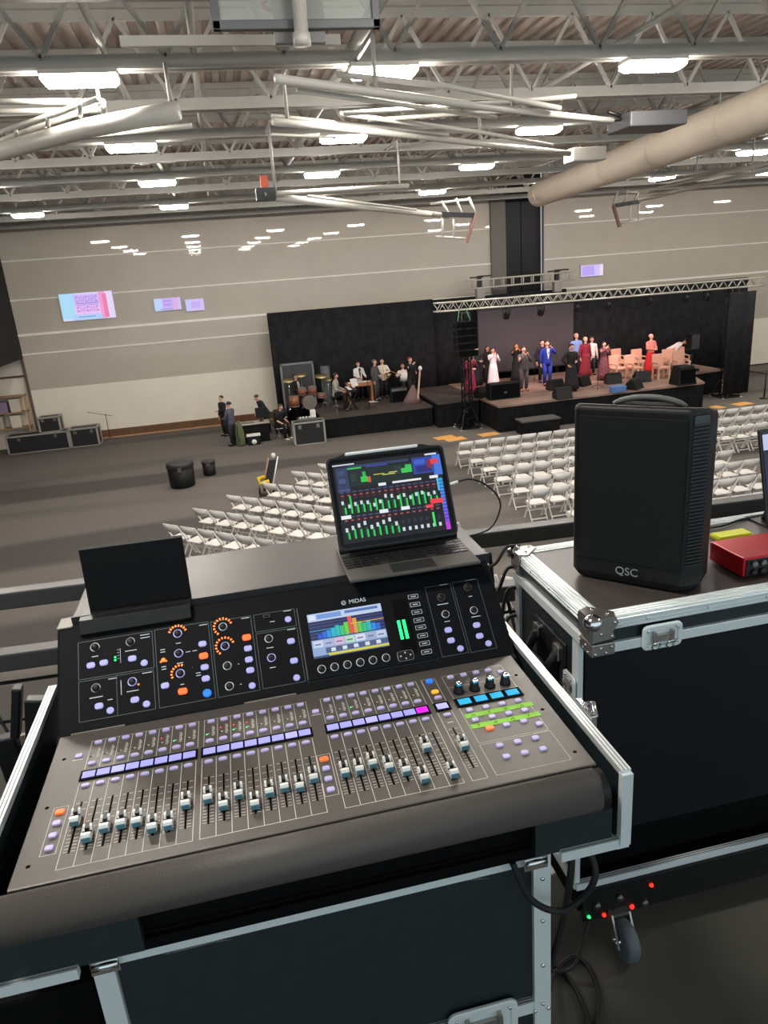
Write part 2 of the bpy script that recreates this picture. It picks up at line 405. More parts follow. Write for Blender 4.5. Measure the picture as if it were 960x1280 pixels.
mb = MB(); mb.bar(at_z(150, 52, 8.5), at_z(425, 50, 8.5), .06, .1); obj('cross_tube', mb, M['white'], t)

def backstop(label, segs, end=None, hangs=()):
    c = Vector(segs[0][0][0])
    t = thing('basketball_backstop', c, label, 'basketball backstop', 'folded basketball backstops')
    for pts, r, nm in segs: tubes(nm, [pts], r, M['white'], t)
    for p in hangs: hang(p, t)
    return t
# the fat white tubes by the dark end wall
A = lambda px, py, z: tuple(at_z(px, py, z))
t = backstop('cluster of thick white folded backstop tubes beside the dark end wall',
    [([A(-60, 205, 7.9), A(110, 160, 7.98), A(222, 138, 8.05)], .115, 'mast'), ([A(-40, 190, 8.05), A(120, 133, 8.2)], .035, 'brace'), ([A(-40, 179, 8.05), A(122, 124, 8.2)], .035, 'brace'),
     ([A(-40, 140, 8.3), A(130, 137, 8.3)], .035, 'brace'), ([A(-40, 127, 8.3), A(128, 127, 8.3)], .035, 'brace'), ([A(128, 127, 8.3), A(130, 140, 8.25)], .04, 'brace'),
     ([A(20, 180, 7.95), A(240, 157, 8.05)], .035, 'brace')], hangs=[A(215, 140, 8.05), A(125, 130, 8.3)])
for u in (20, 60, 100):
    mb = MB(); mb.tube([A(u, 183 - u * .385, 8.1), A(u, 171 - u * .385, 8.12)], .03, 6); obj('cross_piece', mb, M['white'], t)
# long pair ending in the dark folded board
t = backstop('long white folded backstop frame ending in a dark board by the beige duct',
    [([A(345, 98, 8.0), A(600, 133, 8.0), A(765, 151, 8.0)], .048, 'mast'), ([A(372, 113, 7.95), A(620, 147, 7.95)], .03, 'brace'), ([A(420, 93, 8.2), A(560, 108, 8.15), A(700, 135, 8.05)], .035, 'brace'),
     ([A(430, 142, 8.0), A(620, 128, 8.15), A(720, 120, 8.2)], .03, 'brace')], hangs=[A(470, 115, 8.0), A(640, 137, 8.0)])
p = Vector(A(808, 153, 8.0))
mb = MB(); mb.box(p, (1.0, .75, .22)); obj('backboard', mb, mat('dark_board', (84, 84, 86), 0.5), t, bevel=.02)
tubes('end_rod', [[A(765, 150, 8.02), A(795, 147, 8.1)], [A(790, 140, 8.2), A(835, 148, 8.14)], [A(760, 140, 8.15), A(790, 150, 8.05)]], .03, M['blk_metal'], t)
# its neighbour with the light box
t = backstop('long white folded backstop frame ending in a light grey box beside the duct',
    [([A(342, 152, 8.0), A(520, 170, 8.0), A(712, 192, 8.0)], .052, 'mast'), ([A(340, 145, 8.08), A(560, 168, 8.05)], .03, 'brace'), ([A(425, 142, 8.15), A(600, 165, 8.1), A(690, 182, 8.05)], .035, 'brace'), ([A(340, 168, 8.0), A(420, 172, 8.0)], .02, 'brace'), ([A(460, 150, 8.15), A(640, 138, 8.2)], .03, 'brace')],
    hangs=[A(360, 154, 8.0), A(600, 180, 8.0)])
p = Vector(A(731, 194, 8.0)); mb = MB(); mb.box(p, (.75, .45, .26)); obj('backboard', mb, mat('light_board', (188, 182, 174), 0.5), t, bevel=.02)
# two smaller ones in front of the far wall with folded end frames
def end_frame(t, c, s, flip):
    c = Vector(c)
    for a, b in (((-.6, 0, .25), (.45, 0, .3)), ((-.6, 0, .0), (.6, .0, -.08)), ((-.3, 0, .3), (-.1, 0, -.05)), ((.1, 0, .35), (.25, 0, -.05)), ((.45, 0, .35), (.65, 0, -.1)), ((-.5, 0, -.55), (.3, 0, -.65)), ((-.3, 0, -.05), (-.3, 0, -.6)), ((0, 0, -.05), (0, 0, -.6))):
        f = lambda q: c + Vector((q[0] * s * flip, q[1] * s, q[2] * s))
        mb = MB(); mb.tube([f(a), f(b)], .035, 6); obj('end_frame_tube', mb, M['white'], t)
    mb = MB(); mb.bar(c + Vector((.62 * s * flip, 0, -.05 * s)), c + Vector((.36 * s * flip, 0, -.75 * s)), .12, .06); obj('backboard', mb, mat('red_brown_board', (120, 84, 74), 0.5), t)
    mb = MB(); mb.bar(c + Vector((-.3 * s * flip, 0, -.02 * s)), c + Vector((.62 * s * flip, 0, -.1 * s)), .1, .12); obj('end_bracket', mb, M['blk_metal'], t)
t = backstop('white folded backstop frame before the far wall, pointing towards the dark pillar',
    [([A(338, 246, 7.45), A(560, 270, 7.4)], .075, 'mast'), ([A(330, 243, 7.45), A(372, 240, 7.55), A(510, 232, 7.7)], .045, 'brace'), ([A(385, 245, 7.5), A(520, 262, 7.45)], .03, 'brace')], hangs=[A(345, 244, 7.45), A(500, 233, 7.7)])
end_frame(t, A(566, 266, 7.4), 1.05, 1)
p = Vector(A(332, 243, 7.46)); mb = MB(); mb.box(p, (.34, .25, .2)); obj('winch', mb, M['blk_metal'], t)
mb = MB(); mb.box(p + Vector((0, 0, .2)), (.13, .13, .2)); obj('winch_motor', mb, mat('hoop_orange', (206, 84, 52), 0.5), t)
t = backstop('white folded backstop frame before the far wall on the far side of the duct',
    [([A(990, 205, 7.7), A(800, 250, 7.5)], .06, 'mast'), ([A(985, 198, 7.75), A(800, 240, 7.55)], .045, 'brace'), ([A(820, 228, 7.75), A(925, 210, 7.85), A(932, 206, 7.85)], .03, 'brace')], hangs=[A(940, 215, 7.7), A(870, 228, 7.7)])
end_frame(t, A(788, 252, 7.5), .95, -1)

# ------------------------------------------------------------------ stage, drapes, rigging
ZL, ZM = 0.82, 1.0
def drape(name, x0, x1, y, z0, z1, label, depth=.06, step=.11):
    mb = MB(); mb.smooth = True
    n = int((x1 - x0) / step); vs = []; fs = []
    for i in range(n + 1):
        x = x0 + (x1 - x0) * i / n; yy = y + depth * math.sin(i * 1.35) * (0.6 + 0.4 * math.sin(i * .37))
        vs += [(x, yy, z0), (x, yy, z1)]
    k = len(vs)
    vs += [(p[0], p[1] + .03, p[2]) for p in vs]
    for i in range(n):
        a = 2 * i; fs += [(a, a + 2, a + 3, a + 1), (k + a, k + a + 1, k + a + 3, k + a + 2), (a + 1, a + 3, k + a + 3, k + a + 1), (a, k + a, k + a + 2, a + 2)]
    fs += [(0, 1, k + 1, k), (2 * n, k + 2 * n, k + 2 * n + 1, 2 * n + 1)]
    mb.add(vs, fs)
    t = thing(name, ((x0 + x1) / 2, y, z0), label, 'stage curtain', 'black stage drapes')
    obj('cloth', mb, M['curtain'], t)
    if z0 == 0:
        mb = MB(); mb.bx(x0, x1, y + .09, y + .14, z1 - .04, z1 + .01); obj('rail', mb, M['blk_metal'], t)
        for x in (x0 + .03, x1 - .03): mb = MB(); mb.bx(x - .03, x + .03, y + .09, y + .14, 0, z1); obj('post', mb, M['blk_metal'], t)
    return t
drape('stage_curtain', 1.82, 9.0, 31.4, 0, 4.72, 'wide black pleated drape behind the band riser and drum kit')
drape('stage_curtain', 9.0, 15.5, 31.9, 0, 4.66, 'black pleated drape behind the mauve projection screen')
drape('stage_curtain', 15.5, 24.6, 31.4, 0, 4.5, 'black pleated drape behind the peach armchairs and singers')
t = thing('projection_screen', (13.2, 31.2, 1.5), 'blank mauve grey projection screen hanging behind the singers', 'projection screen')
mb = MB(); mb.bx(10.95, 15.5, 31.15, 31.18, 1.35, 4.1); obj('screen_cloth', mb, M['screen'], t)
mb = MB(); mb.bx(10.9, 15.55, 31.12, 31.24, 4.08, 4.5); obj('screen_housing', mb, mat('screen_housing', (44, 40, 42), 0.7), t, bevel=.02)
mb = MB(); mb.bx(10.95, 15.5, 31.13, 31.2, 1.3, 1.36); obj('bottom_bar', mb, M['blk_metal'], t)
for x in (11.2, 15.2):
    mb = MB(); mb.bx(x - .04, x + .04, 31.18, 31.26, ZM, 4.2); obj('stand_post', mb, M['blk_metal'], t)

def platform(poly, ztop, label, top):
    c = (sum(p[0] for p in poly) / len(poly), sum(p[1] for p in poly) / len(poly), 0)
    t = thing('stage_platform', c, label, 'stage')
    mb = MB(); mb.prism(poly, ztop - .07, ztop); obj('deck', mb, top, t)
    mb = MB(); mb.smooth = False
    out = []
    for i in range(len(poly)):                       # pleated skirt round the deck
        a = Vector((*poly[i], 0)); b = Vector((*poly[(i + 1) % len(poly)], 0)); d = b - a; n = max(2, int(d.length / .09)); nn = Vector((d.y, -d.x, 0)).normalized()
        for k in range(n): out.append(a + d * k / n - nn * (.03 + .018 * math.sin(k * 1.7)))
    mb.loft([[(p.x, p.y, 0.0) for p in out], [(p.x, p.y, ztop - .07) for p in out]], False)
    obj('skirt', mb, M['skirt'], t)
    return t
platform([(3.22, 27.5), (7.66, 27.5), (7.66, 31.2), (3.22, 31.2)], ZL, 'lower black band riser carrying the drum kit and keyboards', M['deck_stage'])
platform([(9.49, 25.0), (18.05, 25.05), (18.9, 27.2), (20.6, 27.4), (20.6, 31.28), (9.49, 31.28)], ZM, 'main black stage with pinkish brown deck carrying the singers', M['deck_main'])
platform([(7.72, 27.0), (9.43, 27.0), (9.43, 31.1), (7.72, 31.1)], ZM - .002, 'dark stage wing between the band riser and the main stage', M['deck_stage'])
mb = MB(); mb.cur = 0; mb.bx(10.05, 11.5, 24.1, 24.75, 0, .46); mb.cur = 1; mb.bx(10.02, 11.53, 24.07, 24.78, .46, .52)
tag(obj('stage_step', mb, [M['skirt'], mat('step_top', (92, 88, 86), 0.6)], bevel=.01), 'black step box on the floor before the main stage', 'step')

# lattice truss
def lattice(parent, a, b, s, r, step, m, tri=False):
    a = Vector(a); b = Vector(b); d = (b - a); L = d.length; d.normalize()
    up = Vector((0, 0, 1)) if abs(d.z) < .9 else Vector((0, 1, 0)); w = d.cross(up).normalized(); h = w.cross(d).normalized()
    cs = [w * s / 2 * i + h * s / 2 * j for i, j in ((-1, -1), (1, -1), (1, 1), (-1, 1))]
    for c in cs:
        mb = MB(); mb.tube([a + c, b + c], r, 8); obj('chord', mb, m, parent)
    n = max(1, round(L / step))
    for f in range(4):
        c0, c1 = cs[f], cs[(f + 1) % 4]; mb = MB()
        for k in range(n):
            p = a + d * L * k / n; q = a + d * L * (k + .5) / n; e = a + d * L * (k + 1) / n
            mb.tube([p + c0, q + c1], r * .55, 5); mb.tube([q + c1, e + c0], r * .55, 5)
        obj('lacing', mb, m, parent)
t = thing('lighting_truss', (14.4, 26.5, 4.6), 'long silver lattice truss spanning the front of the stage', 'lighting truss')
lattice(t, (7.65, 26.5, 4.62), (21.4, 26.5, 4.52), .3, .03, .42, M['alu'])
for x, dr in ((8.78, 0), (20.1, 1)):
    t = thing('truss_tower', (x, 26.5, 0), ('black truss tower with outrigger feet at the band end of the stage' if not dr else 'black draped truss tower at the armchair end of the stage'), 'truss tower', 'towers holding the front truss')
    lattice(t, (x, 26.5, .05), (x, 26.5, 4.35), .3, .03, .42, M['blk_metal'])
    mb = MB(); mb.bx(x - .38, x + .38, 26.12, 26.88, 0, .04); obj('base_plate', mb, M['blk_metal'], t)
    for s in range(4):
        a = PI / 4 + s * PI / 2; mb = MB(); mb.bar((x + .15 * math.cos(a), 26.5 + .15 * math.sin(a), .08), (x + .6 * math.cos(a), 26.5 + .6 * math.sin(a), .06), .07, .07); mb.bar((x + .52 * math.cos(a), 26.5 + .52 * math.sin(a), .1), (x + .12 * math.cos(a), 26.5 + .12 * math.sin(a), 1.0), .035, .035)
        obj('outrigger', mb, M['blk_metal'], t)
        mb = MB(); mb.lathe([(.07, 0), (.07, .03), (.02, .04), (.02, .12)], (x + .58 * math.cos(a), 26.5 + .58 * math.sin(a), 0), 10); obj('foot_pad', mb, M['alu'], t)
    mb = MB(); mb.bx(x - .17, x + .17, 26.33, 26.67, 4.3, 4.36); obj('head_plate', mb, M['blk_metal'], t)
drape('tower_drape', 19.4, 20.55, 25.72, 0.25, 4.25, 'narrow black drape hanging in front of the draped truss tower', .04, .09)
t = thing('line_array', (8.64, 26.1, 2.9), 'hanging black column of line array speakers at the band end of the truss', 'speaker')
for k in range(5):
    z = 4.1 - k * .265; a = math.radians(2 + k * 1.6)
    T = Matrix.Translation((8.64, 26.05, z - .14)) @ Matrix.Rotation(-a, 4, 'X')
    mb = MB(); mb.prism([(-.26, -.13), (-.28, .1), (.2, .07), (.2, -.1)], -.4, .4, 'x', T)
    o = obj('array_cabinet', mb, M['blk'], t, bevel=.01)
    mb = MB(); mb.bx(-.37, .37, -.285, -.262, -.11, .085, T); obj('array_grille', mb, M['dark'], o)
mb = MB(); mb.tube([(8.4, 26.1, 4.1), (8.55, 26.35, 4.5)], .02, 6); obj('rigging_strap', mb, mat('green_strap', (86, 150, 96), 0.7), t)
mb = MB(); mb.tube([(8.88, 26.1, 4.1), (8.8, 26.35, 4.5)], .02, 6); obj('rigging_strap', mb, mat('green_strap', (86, 150, 96), 0.7), t)
def par(x, y, z, i, grp):
    t = thing('par_light', (x, y, z), '%s small black par lamp under the front truss, counted from the band end' % ORD[i], 'stage light', grp)
    mb = MB(); mb.lathe([(.05, .16), (.1, .1), (.12, -.05), (.125, -.12), (.11, -.12)], (0, 0, 0), 12, 'z', Matrix.Translation((x, y, z)) @ Matrix.Rotation(math.radians(38), 4, 'X')); obj('can', mb, M['blk_metal'], t)
    mb = MB(); mb.bar((x - .14, y, z), (x - .14, y, z + .2), .02, .04); mb.bar((x + .14, y, z), (x + .14, y, z + .2), .02, .04); mb.bar((x - .14, y, z + .2), (x + .14, y, z + .2), .04, .02); mb.tube([(x, y, z + .2), (x, y, z + .34)], .03, 6); obj('yoke', mb, M['blk_metal'], t)
for i, x in enumerate((10.5, 11.9, 13.4, 14.7, 16.5, 18.1, 19.0)): par(x, 26.6, 4.12, i, 'par lamps on the front truss')
# ladder-like truss on two lift heads behind the projection screen
t = thing('ladder_truss', (12.8, 30.4, 5.1), 'short white ladder truss on two black lift masts above the projection screen', 'truss')
yy = 31.48
for z in (5.06, 5.4):
    for dy in (0, .22):
        mb = MB(); mb.tube([(10.62, yy + dy, z - .04), (15.72, yy + dy, z - .01)], .035, 8); obj('chord', mb, M['white'], t)
for k in range(11):
    x = 10.92 + k * .465
    for dy in (0, .22): mb = MB(); mb.tube([(x, yy + dy, 5.03), (x, yy + dy, 5.37)], .03, 6); obj('rung', mb, M['white'], t)
for x in (11.22, 14.88):
    mb = MB(); mb.bx(x - .09, x + .09, yy + .04, yy + .18, 0, 5.5); mb.bx(x - .06, x + .55, yy + .02, yy + .2, 5.48, 5.54); mb.bx(x - .4, x + .15, yy + .02, yy + .2, 5.45, 5.51); mb.bx(x - .3, x + .3, yy - .05, yy + .28, 0, .06); obj('lift_mast', mb, M['blk_metal'], t)
    mb = MB(); mb.bx(x - .16, x + .2, yy - .03, yy + .25, 4.58, 5.02); obj('lift_bracket', mb, mat('lift_grey', (150, 144, 138), 0.5), t, bevel=.02)

# reflections of screens in the far wall, painted as glowing panels
def screen_reflection(x0, x1, z0, z1, label, bands, letters=False):
    t = thing('screen_reflection', ((x0 + x1) / 2, 32.9, z0), label, 'screen', 'screen reflections on the far wall')
    mb = MB(); mb.bx(x0 - .03, x1 + .03, 32.93, 33.0, z0 - .03, z1 + .03); obj('reflection_edge', mb, mat('pale_reflection_edge', (196, 190, 196), 0.5), t)
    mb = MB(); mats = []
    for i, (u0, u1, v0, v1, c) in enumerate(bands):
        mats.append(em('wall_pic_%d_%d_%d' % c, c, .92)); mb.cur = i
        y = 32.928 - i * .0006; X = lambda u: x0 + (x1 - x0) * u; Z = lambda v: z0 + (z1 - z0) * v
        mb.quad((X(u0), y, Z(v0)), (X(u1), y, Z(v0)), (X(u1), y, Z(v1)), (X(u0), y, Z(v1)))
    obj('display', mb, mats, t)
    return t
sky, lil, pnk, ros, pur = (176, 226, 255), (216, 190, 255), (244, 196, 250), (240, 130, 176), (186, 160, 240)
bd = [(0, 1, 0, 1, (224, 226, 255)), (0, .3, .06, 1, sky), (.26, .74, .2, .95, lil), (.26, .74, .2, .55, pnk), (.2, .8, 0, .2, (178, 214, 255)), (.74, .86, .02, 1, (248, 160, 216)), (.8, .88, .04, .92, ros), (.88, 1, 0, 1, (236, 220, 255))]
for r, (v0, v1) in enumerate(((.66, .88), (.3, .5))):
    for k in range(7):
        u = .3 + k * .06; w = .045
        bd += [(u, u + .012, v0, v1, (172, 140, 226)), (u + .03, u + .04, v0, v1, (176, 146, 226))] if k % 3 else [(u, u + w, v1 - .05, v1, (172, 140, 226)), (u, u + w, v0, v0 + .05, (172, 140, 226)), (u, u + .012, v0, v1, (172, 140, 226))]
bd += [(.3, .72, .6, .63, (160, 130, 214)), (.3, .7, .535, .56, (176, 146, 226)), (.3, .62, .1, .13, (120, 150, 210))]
screen_reflection(-6.42, -4.33, 5.03, 6.1, 'largest painted pink and blue screen reflection with lettering on the far wall', bd)
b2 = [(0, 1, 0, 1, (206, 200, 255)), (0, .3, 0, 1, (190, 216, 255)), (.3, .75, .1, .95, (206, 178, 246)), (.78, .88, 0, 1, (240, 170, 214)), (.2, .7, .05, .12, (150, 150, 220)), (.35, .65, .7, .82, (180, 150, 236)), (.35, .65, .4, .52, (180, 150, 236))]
screen_reflection(-2.72, -1.64, 5.14, 5.63, 'small lilac screen reflection painted beside the narrowest one on the far wall', b2)
screen_reflection(-1.44, -.69, 5.03, 5.5, 'smallest lilac screen reflection painted on the pale far wall, nearest the drape', [(0, 1, 0, 1, (216, 196, 252)), (0, .25, 0, 1, (196, 206, 255)), (.3, .8, .25, .8, (206, 176, 246))])
screen_reflection(16.75, 17.88, 5.1, 5.6, 'lilac screen reflection painted on the far wall beside the dark glazing, above the drape', [(0, 1, 0, 1, (214, 200, 255)), (.06, .6, .1, .9, (190, 168, 250)), (.85, 1, 0, 1, (250, 226, 244))])

# ------------------------------------------------------------------ white folding chairs
def folding_chair():
    t = thing('folding_chair', (0, 0, 0), 'white folding chair', 'chair')
    mb = MB(); n = 6                                   # seat with rounded front and slight dish
    pts = []
    for k in range(9): a = PI * k / 8; pts.append((.2 * math.cos(a) * (1 if abs(math.cos(a)) < .99 else 1), .17 + .05 * math.sin(a)))
    poly = [(-.205, -.17), (.205, -.17)] + [(p[0] * 1.02, p[1]) for p in pts]
    mb.prism(poly, .425, .45); obj('seat', mb, M['chair'], t, bevel=.006)
    mb = MB(); mb.smooth = True
    rings = []
    for k in range(9):                                 # curved back panel with a dipping lower edge
        u = -1 + 2 * k / 8; x = .215 * u; y = -.245 - .03 * (1 - u * u); lo = .64 + .05 * u * u; hi = .85 - .012 * u ** 4
        rings.append([(x, y + .035, lo), (x, y + .015, lo), (x, y - .02, hi), (x, y, hi)])
    mb.loft(rings); obj('backrest', mb, M['chairback'], t)
    for s in (1, -1):
        mb = MB(); mb.bar((s * .222, .2, 0), (s * .222, -.255, .83), .022, .036); mb.box((s * .222, .205, .015), (.028, .045, .03)); obj('front_leg', mb, M['chair'], t)
        mb = MB(); mb.bar((s * .2, -.2, 0), (s * .2, .1, .43), .02, .032); mb.box((s * .2, -.205, .015), (.026, .04, .03)); obj('rear_leg', mb, M['chair'], t)
    mb = MB(); mb.bar((-.2, -.175, .06), (.2, -.175, .06), .02, .03); obj('crossbar', mb, M['chair'], t)
    mb = MB(); mb.bar((-.22, .12, .2), (.22, .12, .2), .02, .03); obj('stretcher', mb, M['chair'], t)
    return t
ch0 = folding_chair(); first = [True]
def put_chair(x, y, rz, label, grp):
    if first[0]:
        first[0] = False; ch0.location = (x, y, 0); ch0.rotation_euler = (0, 0, rz); ch0['label'] = label; ch0['group'] = grp
        return ch0
    return dup(ch0, (x, y, 0), rz, label, grp)
rowsB = [21.12, 19.96, 18.88, 17.8, 16.62, 15.6, 14.45, 13.3]
for j, y in enumerate(rowsB):
    n0 = 0 if j < 6 else 1
    for i in range(n0, 12):
        put_chair(6.84 + i * .522 + random.uniform(-.008, .008), y + random.uniform(-.012, .012), random.uniform(-.02, .02),
                  'white folding chair, %s from the aisle in the %s straight row from the stage' % (ORD[i - n0], ORD[j]), 'straight rows of white folding chairs')
for j, (y, x0, n) in enumerate(((21.12, 13.55, 11), (19.96, 13.55, 10), (18.88, 14.45, 7), (17.8, 15.2, 5), (16.62, 15.2, 4))):
    for i in range(n):
        put_chair(x0 + i * .522, y + random.uniform(-.012, .012), random.uniform(-.02, .02),
                  'white farther-block folding chair, %s from its aisle, %s row from the stage' % (ORD[i], ORD[j]), 'farther block of white folding chairs')
u = Vector((.409, -.381)); th = math.atan2(-.381, .409)
starts = [((-1.89, 16.78), 16), ((-1.24, 17.73), 14), ((-.41, 18.51), 12), ((.56, 19.26), 10), ((1.43, 20.11), 7), ((2.25, 20.6), 5)]
for j, ((sx, sy), n) in enumerate(starts):
    nv = Vector((-math.sin(th), math.cos(th)))
    for i in range(n):
        p = Vector((sx, sy)) + u * (i + .42) + nv * .2 + nv * (-.12)
        put_chair(p.x, p.y, th + random.uniform(-.02, .02),
                  'white folding chair, %s from the open end in the %s angled row from the stage' % (ORD[i], ORD[5 - j]), 'angled rows of white folding chairs')

# ------------------------------------------------------------------ people
SKINS = {'light': (226, 172, 150), 'tan': (204, 146, 118), 'orange_lit': (232, 156, 110), 'deep': (150, 104, 84)}  # one tone has the orange light on a face painted in
def person(label, x, y, z, h=1.75, rz=0.0, top=(40, 40, 44), low=None, dress=False, arms=('down', 'down'), hair=(40, 30, 26), longhair=False,
           skin='light', bend=0.0, sit=0.0, group=None, shirt=None, shoes=(24, 22, 22), pattern=False, bald=False, skirt=None, short=False, step=0.0, mic=None):
    k = h / 1.75
    t = thing('person', (0, 0, 0), label, 'person', group)
    hipz = .90
    dz = -(hipz - sit) if sit else 0.0
    def up(p):                                          # upper body leans about the hips
        p = Vector(p); q = p - Vector((0, 0, hipz)); c, s = math.cos(bend), math.sin(bend)
        return Vector((q.x, q.y * c - q.z * s, q.y * s + q.z * c + hipz + dz)) * k
    def lo(p): return (Vector(p) + Vector((0, 0, 0))) * k
    sk = mat('skin_' + skin, SKINS[skin], 0.55)
    cloth = mat('cloth_%d_%d_%d' % top + ('p' if pattern else ''), top, 0.85, var=.6 if pattern else .08, scale=14 if pattern else 6)
    lowm = mat('cloth_%d_%d_%d' % (low or top), low or top, 0.85, var=.08, scale=6)
    V = []; E = []; RR = []
    def vert(p, r, par=None):
        V.append(tuple(p)); RR.append((r if isinstance(r, tuple) else (r, r)))
        if par is not None: E.append((par, len(V) - 1))
        return len(V) - 1
    pel = vert(up((0, 0, .93)), (.14 * k, .1 * k)); bel = vert(up((0, 0, 1.08)), (.13 * k, .095 * k), pel); che = vert(up((0, 0, 1.28)), (.15 * k, .1 * k), bel)
    nb = vert(up((0, .005, 1.43)), .075 * k, che); nk = vert(up((0, -.005, 1.5)), .05 * k, nb); chn = vert(up((0, -.03, 1.56)), .062 * k, nk)
    mid = vert(up((0, -.005, 1.635)), (.082 * k, .098 * k), chn); vert(up((0, .01, 1.715)), (.06 * k, .072 * k), mid)
    vert(up((0, -.122, 1.61)), .014 * k, mid)
    for s in (1, -1): vert(up((s * .092, .005, 1.625)), .018 * k, mid)
    H = {}
    AP = {'down': ((.255, .03, 1.13), (.265, -.05, .88)), 'mic': ((.25, -.12, 1.17), (.07, -.25, 1.43)), 'clasp': ((.25, -.05, 1.14), (.06, -.25, 1.12)),
          'keys': ((.25, -.06, 1.13), (.17, -.34, 1.06)), 'raise': ((.27, -.14, 1.26), (.12, -.24, 1.46)), 'guitar': ((.3, -.05, 1.16), (.02, -.24, 1.14)), 'neck': ((.34, -.12, 1.2), (.42, -.28, 1.3)), 'hip': ((.36, .05, 1.16), (.2, -.08, 1.0))}
    for s, ap in ((1, arms[0]), (-1, arms[1])):
        e, wv = AP[ap]
        sh = vert(up((s * .185, .005, 1.40)), .062 * k, che); el = vert(up((s * e[0], e[1], e[2])), .045 * k, sh); wp = up((s * wv[0], wv[1], wv[2])); wr = vert(wp, .029 * k, el)
        fd = (wp - Vector(V[el])).normalized(); side = fd.cross(Vector((s, 0, .3))).normalized(); nrm = side.cross(fd).normalized()
        pm = vert(wp + fd * .05 * k, (.034 * k, .02 * k), wr); H[s] = wp + fd * .09 * k
        for q in range(4):
            L = (.062, .075, .07, .055)[q]; b = wp + fd * .088 * k + side * (.027 - .018 * q) * k
            f1 = vert(b, .0095 * k, pm); f2 = vert(b + (fd * L * .55 - nrm * .012) * k, .0085 * k, f1); vert(b + (fd * L * .9 - nrm * .035) * k, .0075 * k, f2)
        t1 = vert(wp + (fd * .045 + side * .045) * k, .011 * k, pm); vert(wp + (fd * .085 + side * .058 - nrm * .02) * k, .009 * k, t1)
    legs = {}
    for s in (1, -1):
        st = step * s
        if sit: pts = [(s * .1, -.02, sit), (s * .14, -.4, sit + .02), (s * .14, -.4, .09), (s * .15, -.54, .035)]
        else: pts = [(s * .095, 0, .88), (s * .105, -.03 - st * .5, .49), (s * .11, .02 - st, .09), (s * .125, -.13 - st, .035)]
        legs[s] = [lo(p) for p in pts]
        a = vert(legs[s][0], .088 * k, pel); b = vert(legs[s][1], .058 * k, a); c = vert(legs[s][2], .038 * k, b); vert(legs[s][3], .03 * k, c)
    me = bpy.data.meshes.new('body'); me.from_pydata(V, E, []); me.materials.append(sk)
    body = link('body', me, t)
    sm = body.modifiers.new('skin', 'SKIN'); sm.use_smooth_shade = True
    for i, d in enumerate(me.skin_vertices[0].data): d.radius = RR[i]; d.use_root = (i == 0)
    sb = body.modifiers.new('smooth', 'SUBSURF'); sb.levels = 1; sb.render_levels = 1
    def ring(c, rx, ry, n=14, tilt=True, f=up):
        return [f((c[0] + rx * math.cos(2 * PI * i / n), c[1] + ry * math.sin(2 * PI * i / n), c[2])) for i in range(n)]
    def cobj(name, mb, m, parent=t): return obj(name, mb, m, parent, org=(0, 0, 0))
    mb = MB(); mb.smooth = True
    bot = .8 if not dress else .95
    tor = [ring((0, .0, bot), .185, .13), ring((0, 0, .95), .175, .125), ring((0, 0, 1.08), .158, .118), ring((0, -.005, 1.28), .19, .135), ring((0, 0, 1.39), .185, .115), ring((0, 0, 1.435), .12, .085), ring((0, -.005, 1.475), .066, .062)]
    mb.loft(tor)
    for s, ap in ((1, arms[0]), (-1, arms[1])):
        e, wv = AP[ap]; pe = up((s * e[0], e[1], e[2])); pw = up((s * wv[0], wv[1], wv[2]))
        if short: pw = pe.lerp(pw, .05)
        mb.tube([up((s * .13, 0, 1.4)), up((s * .185, .005, 1.385)), pe, pw], [.07 * k, .074 * k, .058 * k, .045 * k], 10)
    if dress:
        top_z = .98
        sk_rings = []
        for zz, rx, ry in ((.98, .17, .125), (.85, .2, .15), (.6, .235, .18), (.3, .275, .21), (.09, .31, .24)):
            rr = []
            for i in range(24):
                a = 2 * PI * i / 24; m_ = 1 + .06 * math.sin(a * 6) * (1 - zz)
                rr.append(lo((rx * m_ * math.cos(a), ry * m_ * math.sin(a), zz)))
            sk_rings.append(rr)
        if skirt:
            cobj('top', mb, cloth); mb = MB(); mb.smooth = True; mb.loft(sk_rings[::-1]); cobj('skirt', mb, mat('cloth_%d_%d_%d' % skirt, skirt, .85, var=.08))
        else:
            mb.loft(sk_rings[::-1]); cobj('dress', mb, cloth)
    else:
        cobj('jacket', mb, cloth)
        mb = MB(); mb.smooth = True
        if not sit: mb.loft([ring((0, 0, .8), .13, .1, f=lo), ring((0, 0, .88), .168, .118, f=lo), ring((0, 0, .96), .165, .115, f=lo)])
        for s in (1, -1): mb.tube(legs[s][:3], [.108 * k, .077 * k, .062 * k], 10)
        if sit: mb.loft([ring((0, 0, .82), .17, .13), ring((0, 0, .95), .165, .12)])
        cobj('trousers', mb, lowm)
    for s in (1, -1):
        a, b = legs[s][2], legs[s][3]; mb = MB(); c = (a + b) / 2
        mb.ell((c.x, c.y - .02 * k, .042 * k), (.048 * k, .135 * k, .043 * k), 10, 6); cobj('shoe', mb, mat('shoe_%d_%d_%d' % shoes, shoes, .4))
    if shirt:
        mb = MB(); vs = [up(p) for p in ((-.05, -.118, 1.44), (.05, -.118, 1.44), (.055, -.15, 1.28), (.0, -.14, 1.03), (-.055, -.15, 1.28))]
        vs += [v + (up((0, .03, 1)) - up((0, 0, 1))) for v in vs]
        mb.add(vs, [(0, 1, 2, 3, 4), (9, 8, 7, 6, 5)] + [(i, (i + 1) % 5, 5 + (i + 1) % 5, 5 + i) for i in range(5)]); cobj('shirt_front', mb, mat('cloth_%d_%d_%d' % shirt, shirt, .8))
